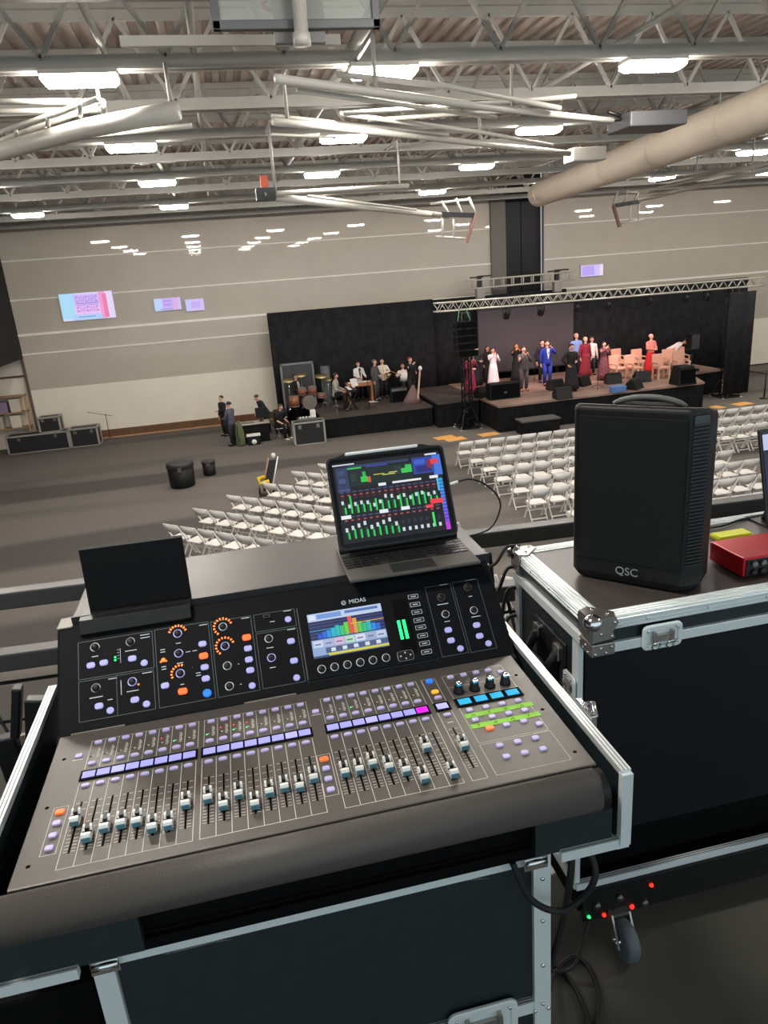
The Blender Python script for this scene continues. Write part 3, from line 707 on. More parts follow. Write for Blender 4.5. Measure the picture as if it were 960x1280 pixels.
    if not bald:
        mb = MB(); mb.smooth = True; n = 14; rings = []
        for i in range(6):
            ph = math.radians(-5 + i * 18.8); rr = []
            for q in range(n):
                a = 2 * PI * q / n; front = max(0, -math.sin(a))
                p2 = ph + (math.radians(48) * front * (1 - i / 5)); cr = max(math.cos(p2), .03)
                rr.append(up((.098 * cr * math.cos(a), .012 + .112 * cr * math.sin(a), 1.645 + .108 * math.sin(p2))))
            rings.append(rr)
        mb.loft(rings)
        if longhair:
            mb.loft([ring((0, .05, 1.40), .1, .04), ring((0, .065, 1.5), .105, .055), ring((0, .04, 1.62), .098, .075), ring((0, .02, 1.7), .08, .07)])
        cobj('hair', mb, mat('hair_%d_%d_%d' % hair, hair, .7))
    mb = MB()
    for s in (1, -1): mb.ell(up((s * .034, -.098, 1.645)), (.012 * k, .008 * k, .008 * k), 8, 6)
    cobj('eyes', mb, mat('eye_dark', (30, 24, 22), .3))
    mb = MB(); mb.ell(up((0, -.098, 1.572)), (.024 * k, .01 * k, .008 * k), 8, 6); cobj('mouth', mb, mat('lips', (176, 92, 84), .5))
    t.location = (x, y, z); t.rotation_euler = (0, 0, rz)
    if mic is not None:
        p = Matrix.Rotation(rz, 3, 'Z') @ H[mic] + Vector((x, y, z)); d = Matrix.Rotation(rz, 3, 'Z') @ Vector((0, .06, .16))
        mt = thing('microphone', p, 'black handheld microphone held by the ' + label.replace('person in a ', '').replace('person in ', '').split(' with ')[0].split(' singing')[0].split(' standing')[0] + ' person', 'microphone')
        mb = MB(); mb.tube([p - d * .5, p + d * .4], [.012, .017], 8); obj('handle', mb, M['blk_metal'], mt)
        mb = MB(); mb.ell(p + d * .5, (.026, .026, .026), 10, 6); obj('grille_ball', mb, M['alum2'], mt)
    return t
def gz(px, py, z):
    p = at_z(px, py, z); return p.x, p.y, z
P = person
# singers on the main stage
P('person in a long plain burgundy dress singing at the band end of the stage', *gz(588.5, 493, ZM), h=1.66, rz=.3, top=(128, 34, 66), dress=True, arms=('mic', 'clasp'), hair=(44, 28, 24), longhair=True, mic=1)
P('person in dark green top and black skirt standing behind the burgundy dress', *gz(597, 482, ZM), h=1.68, rz=.35, top=(34, 44, 40), skirt=(22, 22, 30), dress=True, arms=('clasp', 'clasp'), hair=(30, 24, 22), longhair=True)
P('person in black half hidden behind the white dress', *gz(610, 478, ZM), h=1.6, rz=.3, top=(20, 20, 24), dress=True, arms=('clasp', 'down'), hair=(40, 28, 24), longhair=True, skin='tan')
P('person in a long white dress singing with both hands at the face', *gz(617, 483, ZM), h=1.64, rz=.15, top=(240, 226, 232), dress=True, arms=('mic', 'raise'), hair=(58, 36, 30), longhair=True, mic=1)
P('person in black clapping behind the grey suit', *gz(646, 477, ZM), h=1.66, top=(20, 20, 22), dress=True, arms=('mic', 'raise'), hair=(70, 42, 26), longhair=True, skin='orange_lit')
P('person in a charcoal grey suit with hands at the mouth', *gz(655, 489, ZM), h=1.8, rz=.1, top=(92, 84, 88), low=(80, 74, 80), arms=('mic', 'mic'), hair=(60, 40, 34), shoes=(150, 100, 80), mic=-1)
P('tall person in black suit standing behind the bright blue suit', *gz(678, 478, ZM), h=1.8, top=(24, 22, 24), arms=('down', 'down'), hair=(50, 34, 28))
P('person in a bright blue suit and pale shirt singing', *gz(684, 482, ZM), h=1.86, rz=-.1, top=(28, 52, 156), low=(30, 52, 150), arms=('raise', 'down'), hair=(70, 44, 34), shirt=(206, 214, 240), mic=1)
P('person in a wide black dress with one arm bent at the hip', *gz(714, 489, ZM), h=1.84, rz=.1, top=(28, 26, 30), dress=True, arms=('clasp', 'hip'), hair=(52, 34, 30), longhair=False)
P('person in light blue shirt standing behind the black dress', *gz(720, 470, ZM), h=1.86, top=(126, 156, 220), low=(40, 44, 60), arms=('down', 'down'), hair=(200, 180, 160), skin='light')
P('person in a long burgundy suit dress in front of the mauve screen edge', *gz(731, 472, ZM), h=1.74, rz=.1, top=(122, 26, 44), dress=True, arms=('down', 'down'), hair=(226, 196, 170))
P('person in white shirt half hidden behind the burgundy suit dress', *gz(739, 469, ZM), h=1.66, top=(236, 226, 222), low=(40, 36, 40), arms=('down', 'down'), hair=(120, 84, 66))
P('person in a dark floral patterned dress singing beside the peach armchairs', *gz(754, 475, ZM), h=1.6, rz=.25, top=(120, 66, 78), dress=True, arms=('mic', 'raise'), hair=(46, 30, 28), longhair=True, pattern=True, mic=1)
P('person in a pink top and red skirt standing among the peach armchairs', *gz(812, 468, ZM), h=1.7, rz=.2, top=(226, 136, 124), skirt=(206, 40, 44), dress=True, arms=('clasp', 'clasp'), hair=(232, 190, 176))
P('person in white shirt bending over behind the peach armchairs', *gz(836, 461.5, ZM), h=1.66, rz=1.2, top=(238, 226, 222), low=(34, 32, 36), bend=1.1, arms=('keys', 'keys'), hair=(40, 28, 26))
# band on the riser
def hz_(px, py, z, h):
    p = at_z(px, py, z + h); return p.x, min(p.y, 30.9), z
P('drummer in black jacket and white shirt seated behind the clear drum shield', at_y(369, 470, 30.65).x, 30.65, ZL, h=1.74, rz=.7, top=(34, 34, 36), low=(24, 24, 26), sit=.56, arms=('keys', 'keys'), shirt=(226, 220, 216), hair=(60, 42, 36))
P('person in a light grey jacket seated at the front keyboard', *gz(421, 514, ZL), h=1.74, rz=1.2, top=(160, 152, 144), low=(24, 24, 28), sit=.7, bend=.12, arms=('keys', 'keys'), hair=(52, 38, 30), skin='tan')
P('person in white shirt and black vest standing at the wooden organ', *hz_(446, 451, ZL, 1.64), h=1.64, rz=.3, top=(228, 224, 220), low=(26, 26, 30), arms=('keys', 'keys'), shirt=(24, 24, 26), hair=(46, 34, 30))
P('person in grey suit standing with back half turned between the organ and the saxophonist', *hz_(467.5, 449, ZL, 1.76), h=1.76, rz=.95, top=(88, 82, 80), low=(66, 62, 62), arms=('clasp', 'down'), hair=(110, 96, 90))
P('person in white shirt and dark trousers playing a saxophone', *hz_(477, 448, ZL, 1.7), h=1.7, rz=.2, top=(236, 224, 212), low=(24, 24, 28), arms=('guitar', 'hip'), hair=(60, 44, 38))
P('person in white top seated with a pale guitar near the black amplifier', *hz_(503, 455, ZL, 1.34), h=1.7, rz=.1, top=(232, 214, 206), low=(30, 28, 30), sit=.56, arms=('guitar', 'neck'), hair=(120, 52, 36))
P('person in black shirt standing with hands raised beside the seated guitarist', *hz_(512, 446, ZL, 1.78), h=1.78, rz=.6, top=(22, 22, 24), low=(20, 20, 22), arms=('clasp', 'raise'), hair=(110, 50, 40), skin='light')
# stage hands on the floor
P('person in black standing behind the technician table at the drape edge', *gz(283, 545, 0), h=1.7, rz=-1.0, top=(30, 30, 32), arms=('clasp', 'down'), hair=(70, 50, 42))
P('person in a slate blue shirt seen from behind at the technician table', *gz(293, 557, 0), h=1.74, rz=-2.2, top=(84, 84, 100), low=(30, 30, 34), arms=('keys', 'keys'), hair=(34, 26, 24))
P('person in dark blue jacket leaning over the technician table', *gz(336, 541, 0), h=1.74, rz=-1.2, top=(34, 38, 50), low=(26, 28, 36), bend=.5, arms=('keys', 'keys'), hair=(84, 58, 46))
P('person in black short sleeved shirt seated at the small mixer on the case', *gz(350, 549, 0), h=1.72, rz=.85, top=(24, 24, 26), low=(22, 22, 24), sit=.62, bend=.3, arms=('keys', 'keys'), hair=(88, 60, 44), short=True, shoes=(226, 220, 214))

def stool(x, y, z, h, label):
    t = thing('stool', (x, y, z), label, 'stool')
    mb = MB(); mb.lathe([(.17, h - .07), (.19, h - .05), (.19, h - .015), (.16, h)], (x, y, z), 16); obj('seat', mb, M['rubber'], t)
    mb = MB(); mb.tube([(x, y, z + .2), (x, y, z + h - .06)], .025, 8); obj('column', mb, M['chrome'], t)
    for k in range(3): a = k * 2.1 + .4; mb = MB(); mb.tube([(x, y, z + .28), (x + .24 * math.cos(a), y + .24 * math.sin(a), z + .012)], .014, 6); obj('leg', mb, M['chrome'], t)
stool(at_y(369, 470, 30.65).x, 30.65, ZL, .5, 'round black drum stool under the drummer')
sx_, sy_, sz_ = gz(421, 514, ZL); stool(sx_, sy_, sz_, .63, 'tall round black stool under the light grey jacket')
sx_, sy_, sz_ = hz_(503, 455, ZL, 1.34); stool(sx_, sy_, sz_, .5, 'round black stool under the seated guitarist')
sx_, sy_, sz_ = gz(350, 549, 0); stool(sx_, sy_, sz_, .55, 'round black stool under the black short sleeved shirt')
# ------------------------------------------------------------------ on the stage
def wedge(x, y, rz, label, s=1.0):
    t = thing('stage_monitor', (0, 0, 0), label, 'speaker', 'wedge monitors on the stage')
    mb = MB(); mb.prism([(-.24 * s, 0), (.22 * s, 0), (.22 * s, .2 * s), (.02 * s, .4 * s), (-.1 * s, .36 * s)], -.3 * s, .3 * s, 'x'); o = obj('cabinet', mb, M['blk'], t, bevel=.015)
    mb = MB(); T = Matrix.Translation((0, .125 * s, .31 * s)) @ Matrix.Rotation(math.radians(-45), 4, 'X'); mb.box((0, 0, .0), (.54 * s, .25 * s, .015), T); obj('grille', mb, mat('wedge_grille', (62, 60, 62), .7), t)
    t.location = (x, y, ZM); t.rotation_euler = (0, 0, rz)
for px, py, rz, l in ((604, 496, .4, 'black wedge monitor at the feet of the dark green top'), (694, 487, 0, 'black wedge monitor in front of the bright blue suit'), (703, 498, 0, 'black wedge monitor nearest the stage edge, below the bright blue suit'),
                      (728, 482, .5, 'black wedge monitor behind the black dress'), (766, 479, -.2, 'black wedge monitor in front of the floral dress'), (802, 477, -.1, 'black wedge monitor in front of the red skirt'), (793, 486, .6, 'black wedge monitor tipped at an angle near the stage edge')):
    x, y, z = gz(px, py, ZM); wedge(x, y, rz, l, 1.05)
x, y, z = gz(632, 499, ZM)
t = thing('floor_speaker', (x, y, z), 'large flat black speaker box lying in front of the white dress', 'speaker')
mb = MB(); mb.bx(x - .62, x + .62, y, y + .5, z, z + .62); obj('cabinet', mb, M['blk'], t, bevel=.02)
mb = MB(); mb.bx(x - .57, x + .57, y - .015, y, z + .05, z + .57); obj('grille', mb, M['dark'], t)
mb = MB(); mb.bx(x - .06, x + .06, y - .022, y - .014, z + .24, z + .3); obj('badge', mb, M['alum2'], t)
x, y, z = gz(853, 480, ZM)
t = thing('monitor_speaker', (x, y, z), 'black speaker lying on the stage before the truss tower', 'speaker')
mb = MB(); mb.box((x, y, z + .36), (.8, .7, .72), taper=.75); obj('cabinet', mb, M['blk'], t, bevel=.03)
mb = MB(); mb.bx(x - .3, x + .3, y - .36, y - .32, z + .08, z + .6); obj('grille', mb, M['dark'], t)
x, y, z = gz(864, 464, ZM)
t = thing('stand_speaker', (x, y, z), 'black loudspeaker on a short stand behind the peach armchairs', 'speaker')
mb = MB(); mb.box((x, y, z + 1.25), (.42, .36, .7), taper=.92); obj('cabinet', mb, M['blk'], t, bevel=.02)
mb = MB(); mb.bx(x - .17, x + .17, y - .2, y - .17, z + .95, z + 1.55); obj('grille', mb, mat('wedge_grille', (62, 60, 62), .7), t)
mb = MB(); mb.tube([(x, y, z + .1), (x, y, z + .95)], .02, 8); mb.bx(x - .25, x + .25, y - .2, y + .2, z, z + .1); obj('stand', mb, M['blk_metal'], t)
def armchair(x, y, rz, label):
    t = thing('armchair', (0, 0, 0), label, 'chair', 'peach armchairs on the stage')
    mb = MB(); mb.box((0, -.02, .46), (.5, .5, .1)); obj('seat', mb, M['peach'], t, bevel=.03)
    mb = MB(); mb.box((0, .27, .74), (.5, .1, .52), Matrix.Rotation(-.1, 4, 'X')); obj('backrest', mb, M['peach'], t, bevel=.03)
    for sx in (-1, 1):
        for sy in (-.24, .26): mb = MB(); mb.bx(sx * .23 - .03, sx * .23 + .03, sy - .03, sy + .03, 0, .42 if sy > 0 else .62); obj('leg', mb, M['peachwood'], t)
        mb = MB(); mb.bx(sx * .25 - .03, sx * .25 + .03, -.26, .3, .62, .67); obj('armrest', mb, M['peachwood'], t, bevel=.01)
    t.location = (x, y, ZM); t.rotation_euler = (0, 0, rz)
for px, py, rz, l in ((772, 474, .1, 'peach armchair beside the floral dress'), (775, 464, .1, 'peach armchair in the back row behind the dark empty frame'), (792, 473.5, .1, 'peach armchair in the front row between floral dress and red skirt'), (800, 465, 0, 'peach armchair in the back row behind the red skirt'),
                      (826, 473, -.1, 'peach armchair in the front row beside the red skirt'), (838, 466, -.1, 'peach armchair in the back row by the bending person'), (851, 471, -.2, 'peach armchair in the front row nearest the stand speaker'), (851, 463, -.2, 'peach armchair at the end of the back row')):
    x, y, z = gz(px, py, ZM); armchair(x, y, rz, l)
x, y, z = gz(772, 490, ZM)
mb = MB(); mb.box((x, y, z + .12), (.5, .35, .24), taper=1.1); tag(obj('storage_tub', mb, M['bluebox'], bevel=.02), 'small blue plastic tub at the front edge of the stage', 'tub')
def mic_stand(x, y, z, label, h=1.45, m=None, boom=True):
    t = thing('microphone_stand', (x, y, z), label, 'microphone stand')
    mb = MB(); mb.tube([(x, y, z + .05), (x, y, z + h)], .013, 6); obj('pole', mb, m or M['blk_metal'], t)
    for k in range(3): a = k * 2.1; mb = MB(); mb.tube([(x, y, z + .16), (x + .3 * math.cos(a), y + .3 * math.sin(a), z + .01)], .01, 6); obj('leg', mb, m or M['blk_metal'], t)
    if boom: mb = MB(); mb.tube([(x + .25, y, z + h - .12), (x - .7, y, z + h + .14)], .01, 6); obj('boom', mb, m or M['blk_metal'], t)
mic_stand(*gz(138, 550, 0), 'thin microphone stand with boom arm beside the silver edged trunks', 1.15)
for px, py, l in ((747, 486, 'black microphone stand in front of the burgundy suit dress'), (668, 478, 'black microphone stand between the grey suit and the blue suit'), (462, 511, 'black microphone stand beside the front keyboard')):
    x, y, z = gz(px, py, ZM if px > 560 else ZL); mic_stand(x, y, z, l, 1.2)
# drum kit
x, y, z = at_y(386, 500, 29.9).x, 29.9, ZL
t = thing('drum_kit', (x, y, z), 'drum kit with copper brown shells behind a clear shield', 'drum kit')
def drum(c, r, h, axis='z', tilt=0):
    T = Matrix.Translation(c) @ Matrix.Rotation(tilt, 4, 'X')
    mb = MB(); mb.lathe([(r, -h / 2), (r, h / 2)], (0, 0, 0), 18, axis, T); o = obj('drum_shell', mb, M['drum'], t)
    mb = MB(); mb.lathe([(r * 1.03, h / 2 - .02), (r * 1.03, h / 2 + .01), (r * .96, h / 2 + .012)], (0, 0, 0), 18, axis, T); mb.lathe([(r * 1.03, -h / 2 + .02), (r * 1.03, -h / 2 - .01), (r * .96, -h / 2 - .012)], (0, 0, 0), 18, axis, T); obj('drum_head', mb, mat('drum_head', (120, 112, 104), .5), o)
drum((x, y, z + .3), .29, .42, 'y'); drum((x - .25, y - .1, z + .78), .16, .24, 'z', .3); drum((x + .18, y - .1, z + .78), .17, .25, 'z', .3); drum((x - .62, y - .2, z + .42), .2, .42); drum((x + .55, y + .1, z + .5), .18, .18)
for cx, cy, cz, r in ((-.75, .1, 1.25, .25), (-.2, .25, 1.4, .24), (.62, .05, 1.3, .27), (.9, .3, 1.1, .2)):
    mb = MB(); mb.lathe([(.02, .03), (.05, .03), (r, 0), (r * .98, -.006)], (0, 0, 0), 18, 'z', Matrix.Translation((x + cx, y + cy, z + cz)) @ Matrix.Rotation(.25, 4, 'X')); obj('cymbal', mb, M['brass'], t)
    mb = MB(); mb.tube([(x + cx, y + cy, z + cz), (x + cx, y + cy, z + .2)], .012, 6)
    for k in range(3): mb.tube([(x + cx, y + cy, z + .25), (x + cx + .25 * math.cos(k * 2.1), y + cy + .25 * math.sin(k * 2.1), z)], .01, 5)
    obj('cymbal_stand', mb, M['chrome'], t)
t = thing('drum_shield', (3.0, 28.2, ZL), 'clear framed acrylic shield standing behind the drum kit', 'shield')
sx, sy, _ = gz(358, 512, ZL); sy = 31.05; sx = at_y(356, 500, sy).x; ex = at_y(395, 500, sy).x
mb = MB(); mb.bx(sx, ex, sy, sy + .02, ZL, ZL + 1.75); obj('shield_panel', mb, M['acryl'], t)
mb = MB(); mb.bx(sx - .05, sx + .03, sy - .02, sy + .04, 0.0 if sx < 3.22 else ZL, ZL + 1.8); mb.bx(ex - .03, ex + .04, sy - .02, sy + .04, ZL, ZL + 1.8); mb.bx(sx - .05, ex + .04, sy - .02, sy + .04, ZL + 1.74, ZL + 1.82); obj('shield_frame', mb, mat('shield_frame', (126, 126, 128), .5), t)
x, y = at_y(407, 470, 30.6).x, 30.6; z = ZL
mb = MB(); mb.lathe([(.2, 0), (.2, 1.62)], (x, y, z), 18); tag(obj('acrylic_column', mb, M['frost']), 'translucent grey acrylic column beside the drum kit', 'column')
x, y, z = gz(421, 514, ZL); x += .62; y -= .12
t = thing('keyboard', (x, y, z), 'front stage keyboard on a folding stand before the grey jacket', 'keyboard')
mb = MB(); mb.box((x, y, z + .84), (.36, 1.0, .09), Matrix.Translation((0, 0, 0))); obj('keyboard_body', mb, M['blk'], t, bevel=.01)
mb = MB(); mb.box((x - .08, y, z + .89), (.14, .92, .02)); obj('piano_keys', mb, M['paperw'], t)
for s in (-1, 1): mb = MB(); mb.bar((x - .2, y + s * .2, z), (x + .2, y + s * .35, z + .8), .03, .04); mb.bar((x + .2, y + s * .2, z), (x - .2, y + s * .35, z + .8), .03, .04); obj('stand_leg', mb, M['blk_metal'], t)
mb = MB(); mb.box((0, 0, 0), (.42, .02, .32), Matrix.Translation((x + .18, y + .1, z + 1.08)) @ Matrix.Rotation(.8, 4, 'Z') @ Matrix.Rotation(-.3, 4, 'X')); mb.bx(x + .1, x + .2, y + .05, y + .15, z + .885, z + .95); obj('music_sheet', mb, M['paperw'], t)
x, y, _ = hz_(449, 472, ZL, .85); y = min(y, 30.2); x -= .25; z = ZL
t = thing('organ', (x, y, z), 'small tan wooden organ in front of the white shirt and black vest', 'organ')
mb = MB(); mb.box((x, y, z + .78), (1.15, .5, .16)); obj('organ_case', mb, M['brown'], t, bevel=.01)
mb = MB(); mb.box((x, y - .1, z + .87), (1.0, .2, .02)); obj('organ_keys', mb, M['paperw'], t)
for s in (-1, 1): mb = MB(); mb.bx(x + s * .48 - .04, x + s * .48 + .04, y - .22, y + .22, z, z + .7); obj('leg', mb, M['brown'], t)
x, y, z = hz_(477, 448, ZL, 1.7)
t = thing('saxophone', (x - .1, y - .25, z + 1.1), 'brass saxophone held by the white shirted player', 'saxophone')
mb = MB(); mb.tube([(x, y - .2, z + 1.42), (x - .03, y - .28, z + 1.36), (x + .02, y - .27, z + 1.0), (x + .08, y - .3, z + .86), (x + .16, y - .34, z + .95), (x + .2, y - .38, z + 1.08)], [.012, .018, .035, .045, .06, .09], 10); obj('sax_body', mb, M['brass'], t)
x, y, z = hz_(503, 455, ZL, 1.34)
t = thing('guitar', (x, y - .2, z + .8), 'pale electric guitar on the lap of the seated player', 'guitar')
mb = MB(); mb.lathe([(.02, -.03), (.19, -.03), (.19, .03), (.02, .03)], (0, 0, 0), 14, 'y', Matrix.Translation((x, y - .28, z + .82))); obj('guitar_body', mb, M['paperw'], t)
mb = MB(); mb.bar((x, y - .28, z + .84), (x - .6, y - .3, z + 1.12), .05, .03); obj('guitar_neck', mb, M['brown'], t)
x, y, z = gz(500, 503, ZL)
t = thing('guitar_amplifier', (x, y, z), 'black guitar amplifier on the band riser below the seated guitarist', 'amplifier')
mb = MB(); mb.bx(x - .35, x + .35, y, y + .35, z, z + .6); obj('cabinet', mb, M['blk'], t, bevel=.02)
mb = MB(); mb.bx(x - .3, x + .3, y - .012, y, z + .05, z + .45); obj('grille', mb, M['dark'], t)
mb = MB(); mb.bx(x - .33, x + .33, y - .014, y, z + .48, z + .58); obj('control_strip', mb, M['alum2'], t)
x, y, z = gz(528, 503, ZL); x -= .35
t = thing('draped_music_stand', (x, y, z), 'mauve cloth draped over a tan post at the end of the band riser', 'stand')
mb = MB(); mb.smooth = True; mb.loft([[(x + a * math.cos(2 * PI * k / 12) - .1 * (1 - f), y + b * math.sin(2 * PI * k / 12), z + f * .75) for k in range(12)] for a, b, f in ((.42, .3, 0), (.3, .2, .35), (.14, .12, .75), (.05, .05, 1))]); obj('cloth', mb, mat('mauve_cloth', (116, 92, 92), .9, var=.15), t)
mb = MB(); mb.bar((x + .1, y - .15, z), (x + .3, y - .1, z + 1.35), .06, .06); obj('post', mb, M['peachwood'], t)
mb = MB(); mb.ell((x + .31, y - .1, z + 1.4), (.08, .08, .1), 10, 6); obj('post_cap', mb, M['paperw'], t)
for i, (px, py, l) in enumerate(((467, 502, 'white sheet lying on the riser floor before the grey suit'), (474, 498, 'small pale sheet on the riser floor before the saxophonist'))):
    x, y, z = gz(px, py, ZL); mb = MB(); mb.bx(x - .2, x + .2, y - .15, y + .15, z + .001, z + .02); tag(obj('paper_sheet', mb, M['paperw']), l, 'paper')

# ------------------------------------------------------------------ on the hall floor
for px, py, l in ((556, 547, 'orange paper sheet on the floor nearest the band riser'), (569, 549, 'orange paper sheet on the floor before the truss tower foot'), (611, 543, 'yellow orange paper sheet on the floor before the step box'), (928, 505, 'orange paper sheet on the floor beyond the farther chairs'), (897, 509, 'small orange paper sheet on the floor by the draped tower')):
    x, y, z = gz(px, py, 0); mb = MB(); mb.box((x, y, .006), (.75 if px < 890 or px > 910 else .4, .5, .012), Matrix.Translation((x, y, 0)) @ Matrix.Rotation(.15, 4, 'Z') @ Matrix.Translation((-x, -y, 0)))
    tag(obj('paper_sheet', mb, M['tangerine']), l, 'paper', 'orange sheets on the hall floor')
def trunk(x0, x1, y0, y1, z0, z1, label, grp=None, nlid=.3):
    t = thing('road_case', ((x0 + x1) / 2, y0, z0), label, 'flight case', grp)
    mb = MB(); mb.bx(x0, x1, y0, y1, z0, z1); obj('panels', mb, mat('trunk_black', (34, 34, 36), .5), t)
    r = .035; mb = MB()
    for a in (x0, x1):
        for b in (y0, y1): mb.bx(a - r, a + r, b - r, b + r, z0, z1)
    for zz in (z0, z1):
        for b in (y0, y1): mb.bx(x0 - r, x1 + r, b - r, b + r, zz - (r if zz > z0 else 0), zz + (r if zz == z0 else r * .6))
        for a in (x0, x1): mb.bx(a - r, a + r, y0, y1, zz - (r if zz > z0 else 0), zz + (r if zz == z0 else r * .6))
    obj('edge_trim', mb, mat('trunk_trim', (186, 182, 174), .4, metal=.5), t)
    mb = MB()
    for q in (.2, .8): xx = x0 + (x1 - x0) * q; mb.bx(xx - .06, xx + .06, y0 - .02, y0, z0 + (z1 - z0) * .72, z0 + (z1 - z0) * .9)
    obj('catch', mb, M['chrome'], t)
    return t
trunk(-9.3, -6.92, 31.62, 32.34, 0, .72, 'low black silver edged trunk against the far wall, carrying a smaller one', 'black trunks along the far wall')
trunk(-6.84, -5.75, 31.62, 32.34, 0, .76, 'low black silver edged trunk beside the thin microphone stand', 'black trunks along the far wall')
trunk(-7.95, -7.15, 31.7, 32.28, .745, 1.35, 'small black silver edged trunk standing on a longer trunk', 'black trunks along the far wall')
trunk(2.05, 3.2, 26.9, 27.4, 0, .85, 'black silver edged rack case standing before the band riser')
t = thing('storage_shelf', (-9.3, 32.6, 0), 'pale storage shelf standing in the alcove below the dark end wall', 'shelf')
for x in (-10.1, -8.5):
    for y in (32.42, 32.86): mb = MB(); mb.bx(x - .03, x + .03, y - .03, y + .03, 0, 2.3); obj('post', mb, M['peachwood'], t)
for z in (.95, 1.6, 2.26): mb = MB(); mb.bx(-10.13, -8.47, 32.39, 32.89, z - .04, z); obj('shelf_board', mb, M['woodtan'], t)
for i, (x, z, h, c, l) in enumerate(((-9.85, 1.6, .5, (206, 196, 186), 'pale grey bin on the alcove shelf, deepest on the upper board'), (-9.4, 1.6, .42, (150, 130, 156), 'lilac grey bin in the middle of the upper alcove shelf board'), (-8.9, 1.6, .52, (214, 204, 190), 'cream bin on the upper alcove shelf board next to the far wall panel'),
                                   (-9.7, .95, .5, (178, 168, 160), 'grey bin on the middle alcove shelf board, deeper in the alcove'), (-9.0, .95, .48, (226, 216, 200), 'cream bin on the middle alcove shelf board, above the long trunk'))):
    t = thing('storage_bin', (x, 32.6, z), l, 'bin', 'bins on the alcove shelf')
    mb = MB(); mb.box((x, 32.62, z + h / 2), (.38, .4, h), taper=1.06); obj('bin_body', mb, mat('bin_%d' % i, c, .6), t, bevel=.02)
    mb = MB(); mb.box((x, 32.62, z + h + .015), (.43, .45, .03)); obj('bin_lid', mb, mat('bin_%d' % i, c, .6), t, bevel=.008)
t = thing('small_mixer', (2.5, 27.6, .9), 'small pale mixer and cables on top of the rack case', 'mixer')
mb = MB(); mb.box((2.6, 27.2, .93), (.7, .4, .1)); obj('mixer_case', mb, M['alum2'], t, bevel=.01)
for k in range(5): mb = MB(); mb.box((2.35 + k * .12, 27.15, 1.0), (.06, .12, .05)); obj('fader_group', mb, M['paperw'], t)
mb = MB(); mb.bx(2.75, 2.95, 27.05, 27.3, .98, 1.25); obj('bottle_box', mb, M['paperw'], t, bevel=.02)
t = thing('technician_table', (.65, 28.5, 0), 'black skirted technician table with a pale edge on the hall floor', 'table')
mb = MB(); mb.bx(-.05, 1.25, 28.35, 29.0, .72, .76); obj('tabletop', mb, mat('table_top', (180, 172, 160), .5), t)
mb = MB(); mb.bx(0, 1.2, 28.4, 28.95, 0, .72); obj('table_skirt', mb, M['skirt'], t)
t = thing('monitor', (.8, 28.7, .76), 'dark computer monitor and keyboard on the technician table', 'monitor')
mb = MB(); mb.bx(.75, 1.2, 28.7, 28.74, .9, 1.3); obj('display', mb, M['blk'], t, bevel=.01)
mb = MB(); mb.bx(.85, 1.05, 28.65, 28.8, .76, .78); mb.bx(.92, .98, 28.72, 28.76, .78, .95); obj('monitor_stand', mb, M['blk'], t)
mb = MB(); mb.bx(.15, .65, 28.5, 28.65, .76, .79); obj('keyboard', mb, M['alum2'], t)
for x, y, c, l, s in ((.55, 28.1, 'paperw', 'small white lidded crate under the technician table', (.5, .35, .35)),):
    t = thing('crate', (x, y, 0), l, 'crate'); mb = MB(); mb.box((x, y, s[2] / 2), s); obj('crate_body', mb, M['blk'], t, bevel=.02)
    mb = MB(); mb.box((x, y, s[2] + .02), (s[0] + .04, s[1] + .04, .05)); obj('crate_lid', mb, M['paperw'], t, bevel=.01)
    mb = MB(); mb.ell((x, y - s[1] / 2 - .01, .13), (.1, .04, .1), 10, 6); obj('white_badge', mb, M['paperw'], t)
x, y, z = gz(302, 557.5, 0)
t = thing('instrument_bag', (x, y, 0), 'olive green instrument bag standing against the technician table', 'bag')
mb = MB(); mb.smooth = True; mb.loft([[(x + a * math.cos(2 * PI * k / 12), y + b * math.sin(2 * PI * k / 12), q) for k in range(12)] for a, b, q in ((.14, .09, 0), (.19, .12, .1), (.17, .1, .5), (.1, .07, .85), (.05, .04, .98))]); obj('bag_body', mb, M['olive'], t)
mb = MB(); mb.tube([(x - .05, y - .1, .8), (x - .1, y - .17, .5), (x - .05, y - .13, .2)], .015, 6); obj('strap', mb, M['rubber'], t)
t = thing('rack_tower', (1.55, 28.9, 0), 'low black equipment rack between the stage hands', 'equipment rack')
mb = MB(); mb.bx(1.5, 2.05, 29.3, 29.95, 0, .95); obj('rack_body', mb, M['blk'], t, bevel=.02)
mb = MB()
for q in range(3): mb.bx(1.53, 2.02, 29.28, 29.3, .25 + q * .22, .28 + q * .22)
obj('rack_unit', mb, M['alum'], t)
for cx, cy, r, h, l in ((-1.95, 23.05, .42, .8, 'large black round drum case standing alone on the open floor'), (-1.12, 24.1, .22, .5, 'small black box case beside the large round drum case')):
    t = thing('drum_case', (cx, cy, 0), l, 'drum case'); mb = MB()
    mb.lathe([(r * .86, 0), (r * .93, .05), (r * .98, h * .82)], (cx, cy, 0), 20); obj('case_shell', mb, M['blk'], t)
    mb = MB(); mb.lathe([(r * 1.02, h * .8), (r * 1.02, h * .96), (r * .95, h)], (cx, cy, 0), 20); obj('case_lid', mb, mat('case_lid', (54, 53, 53), .5), t)
    mb = MB(); mb.bx(cx - .06, cx + .06, cy - r - .02, cy - r + .03, h * .7, h * .86); obj('clasp', mb, M['alum2'], t)
x, y, z = gz(334, 618, 0)
t = thing('hand_truck', (x, y, 0), 'leaning black and yellow hand truck behind the angled chairs', 'hand truck')
for s in (-.14, .14): mb = MB(); mb.tube([(x + s, y, .06), (x + s + .32, y + .25, 1.05)], .02, 8); obj('rail', mb, M['alum'] if s > 0 else M['woodtan'], t)
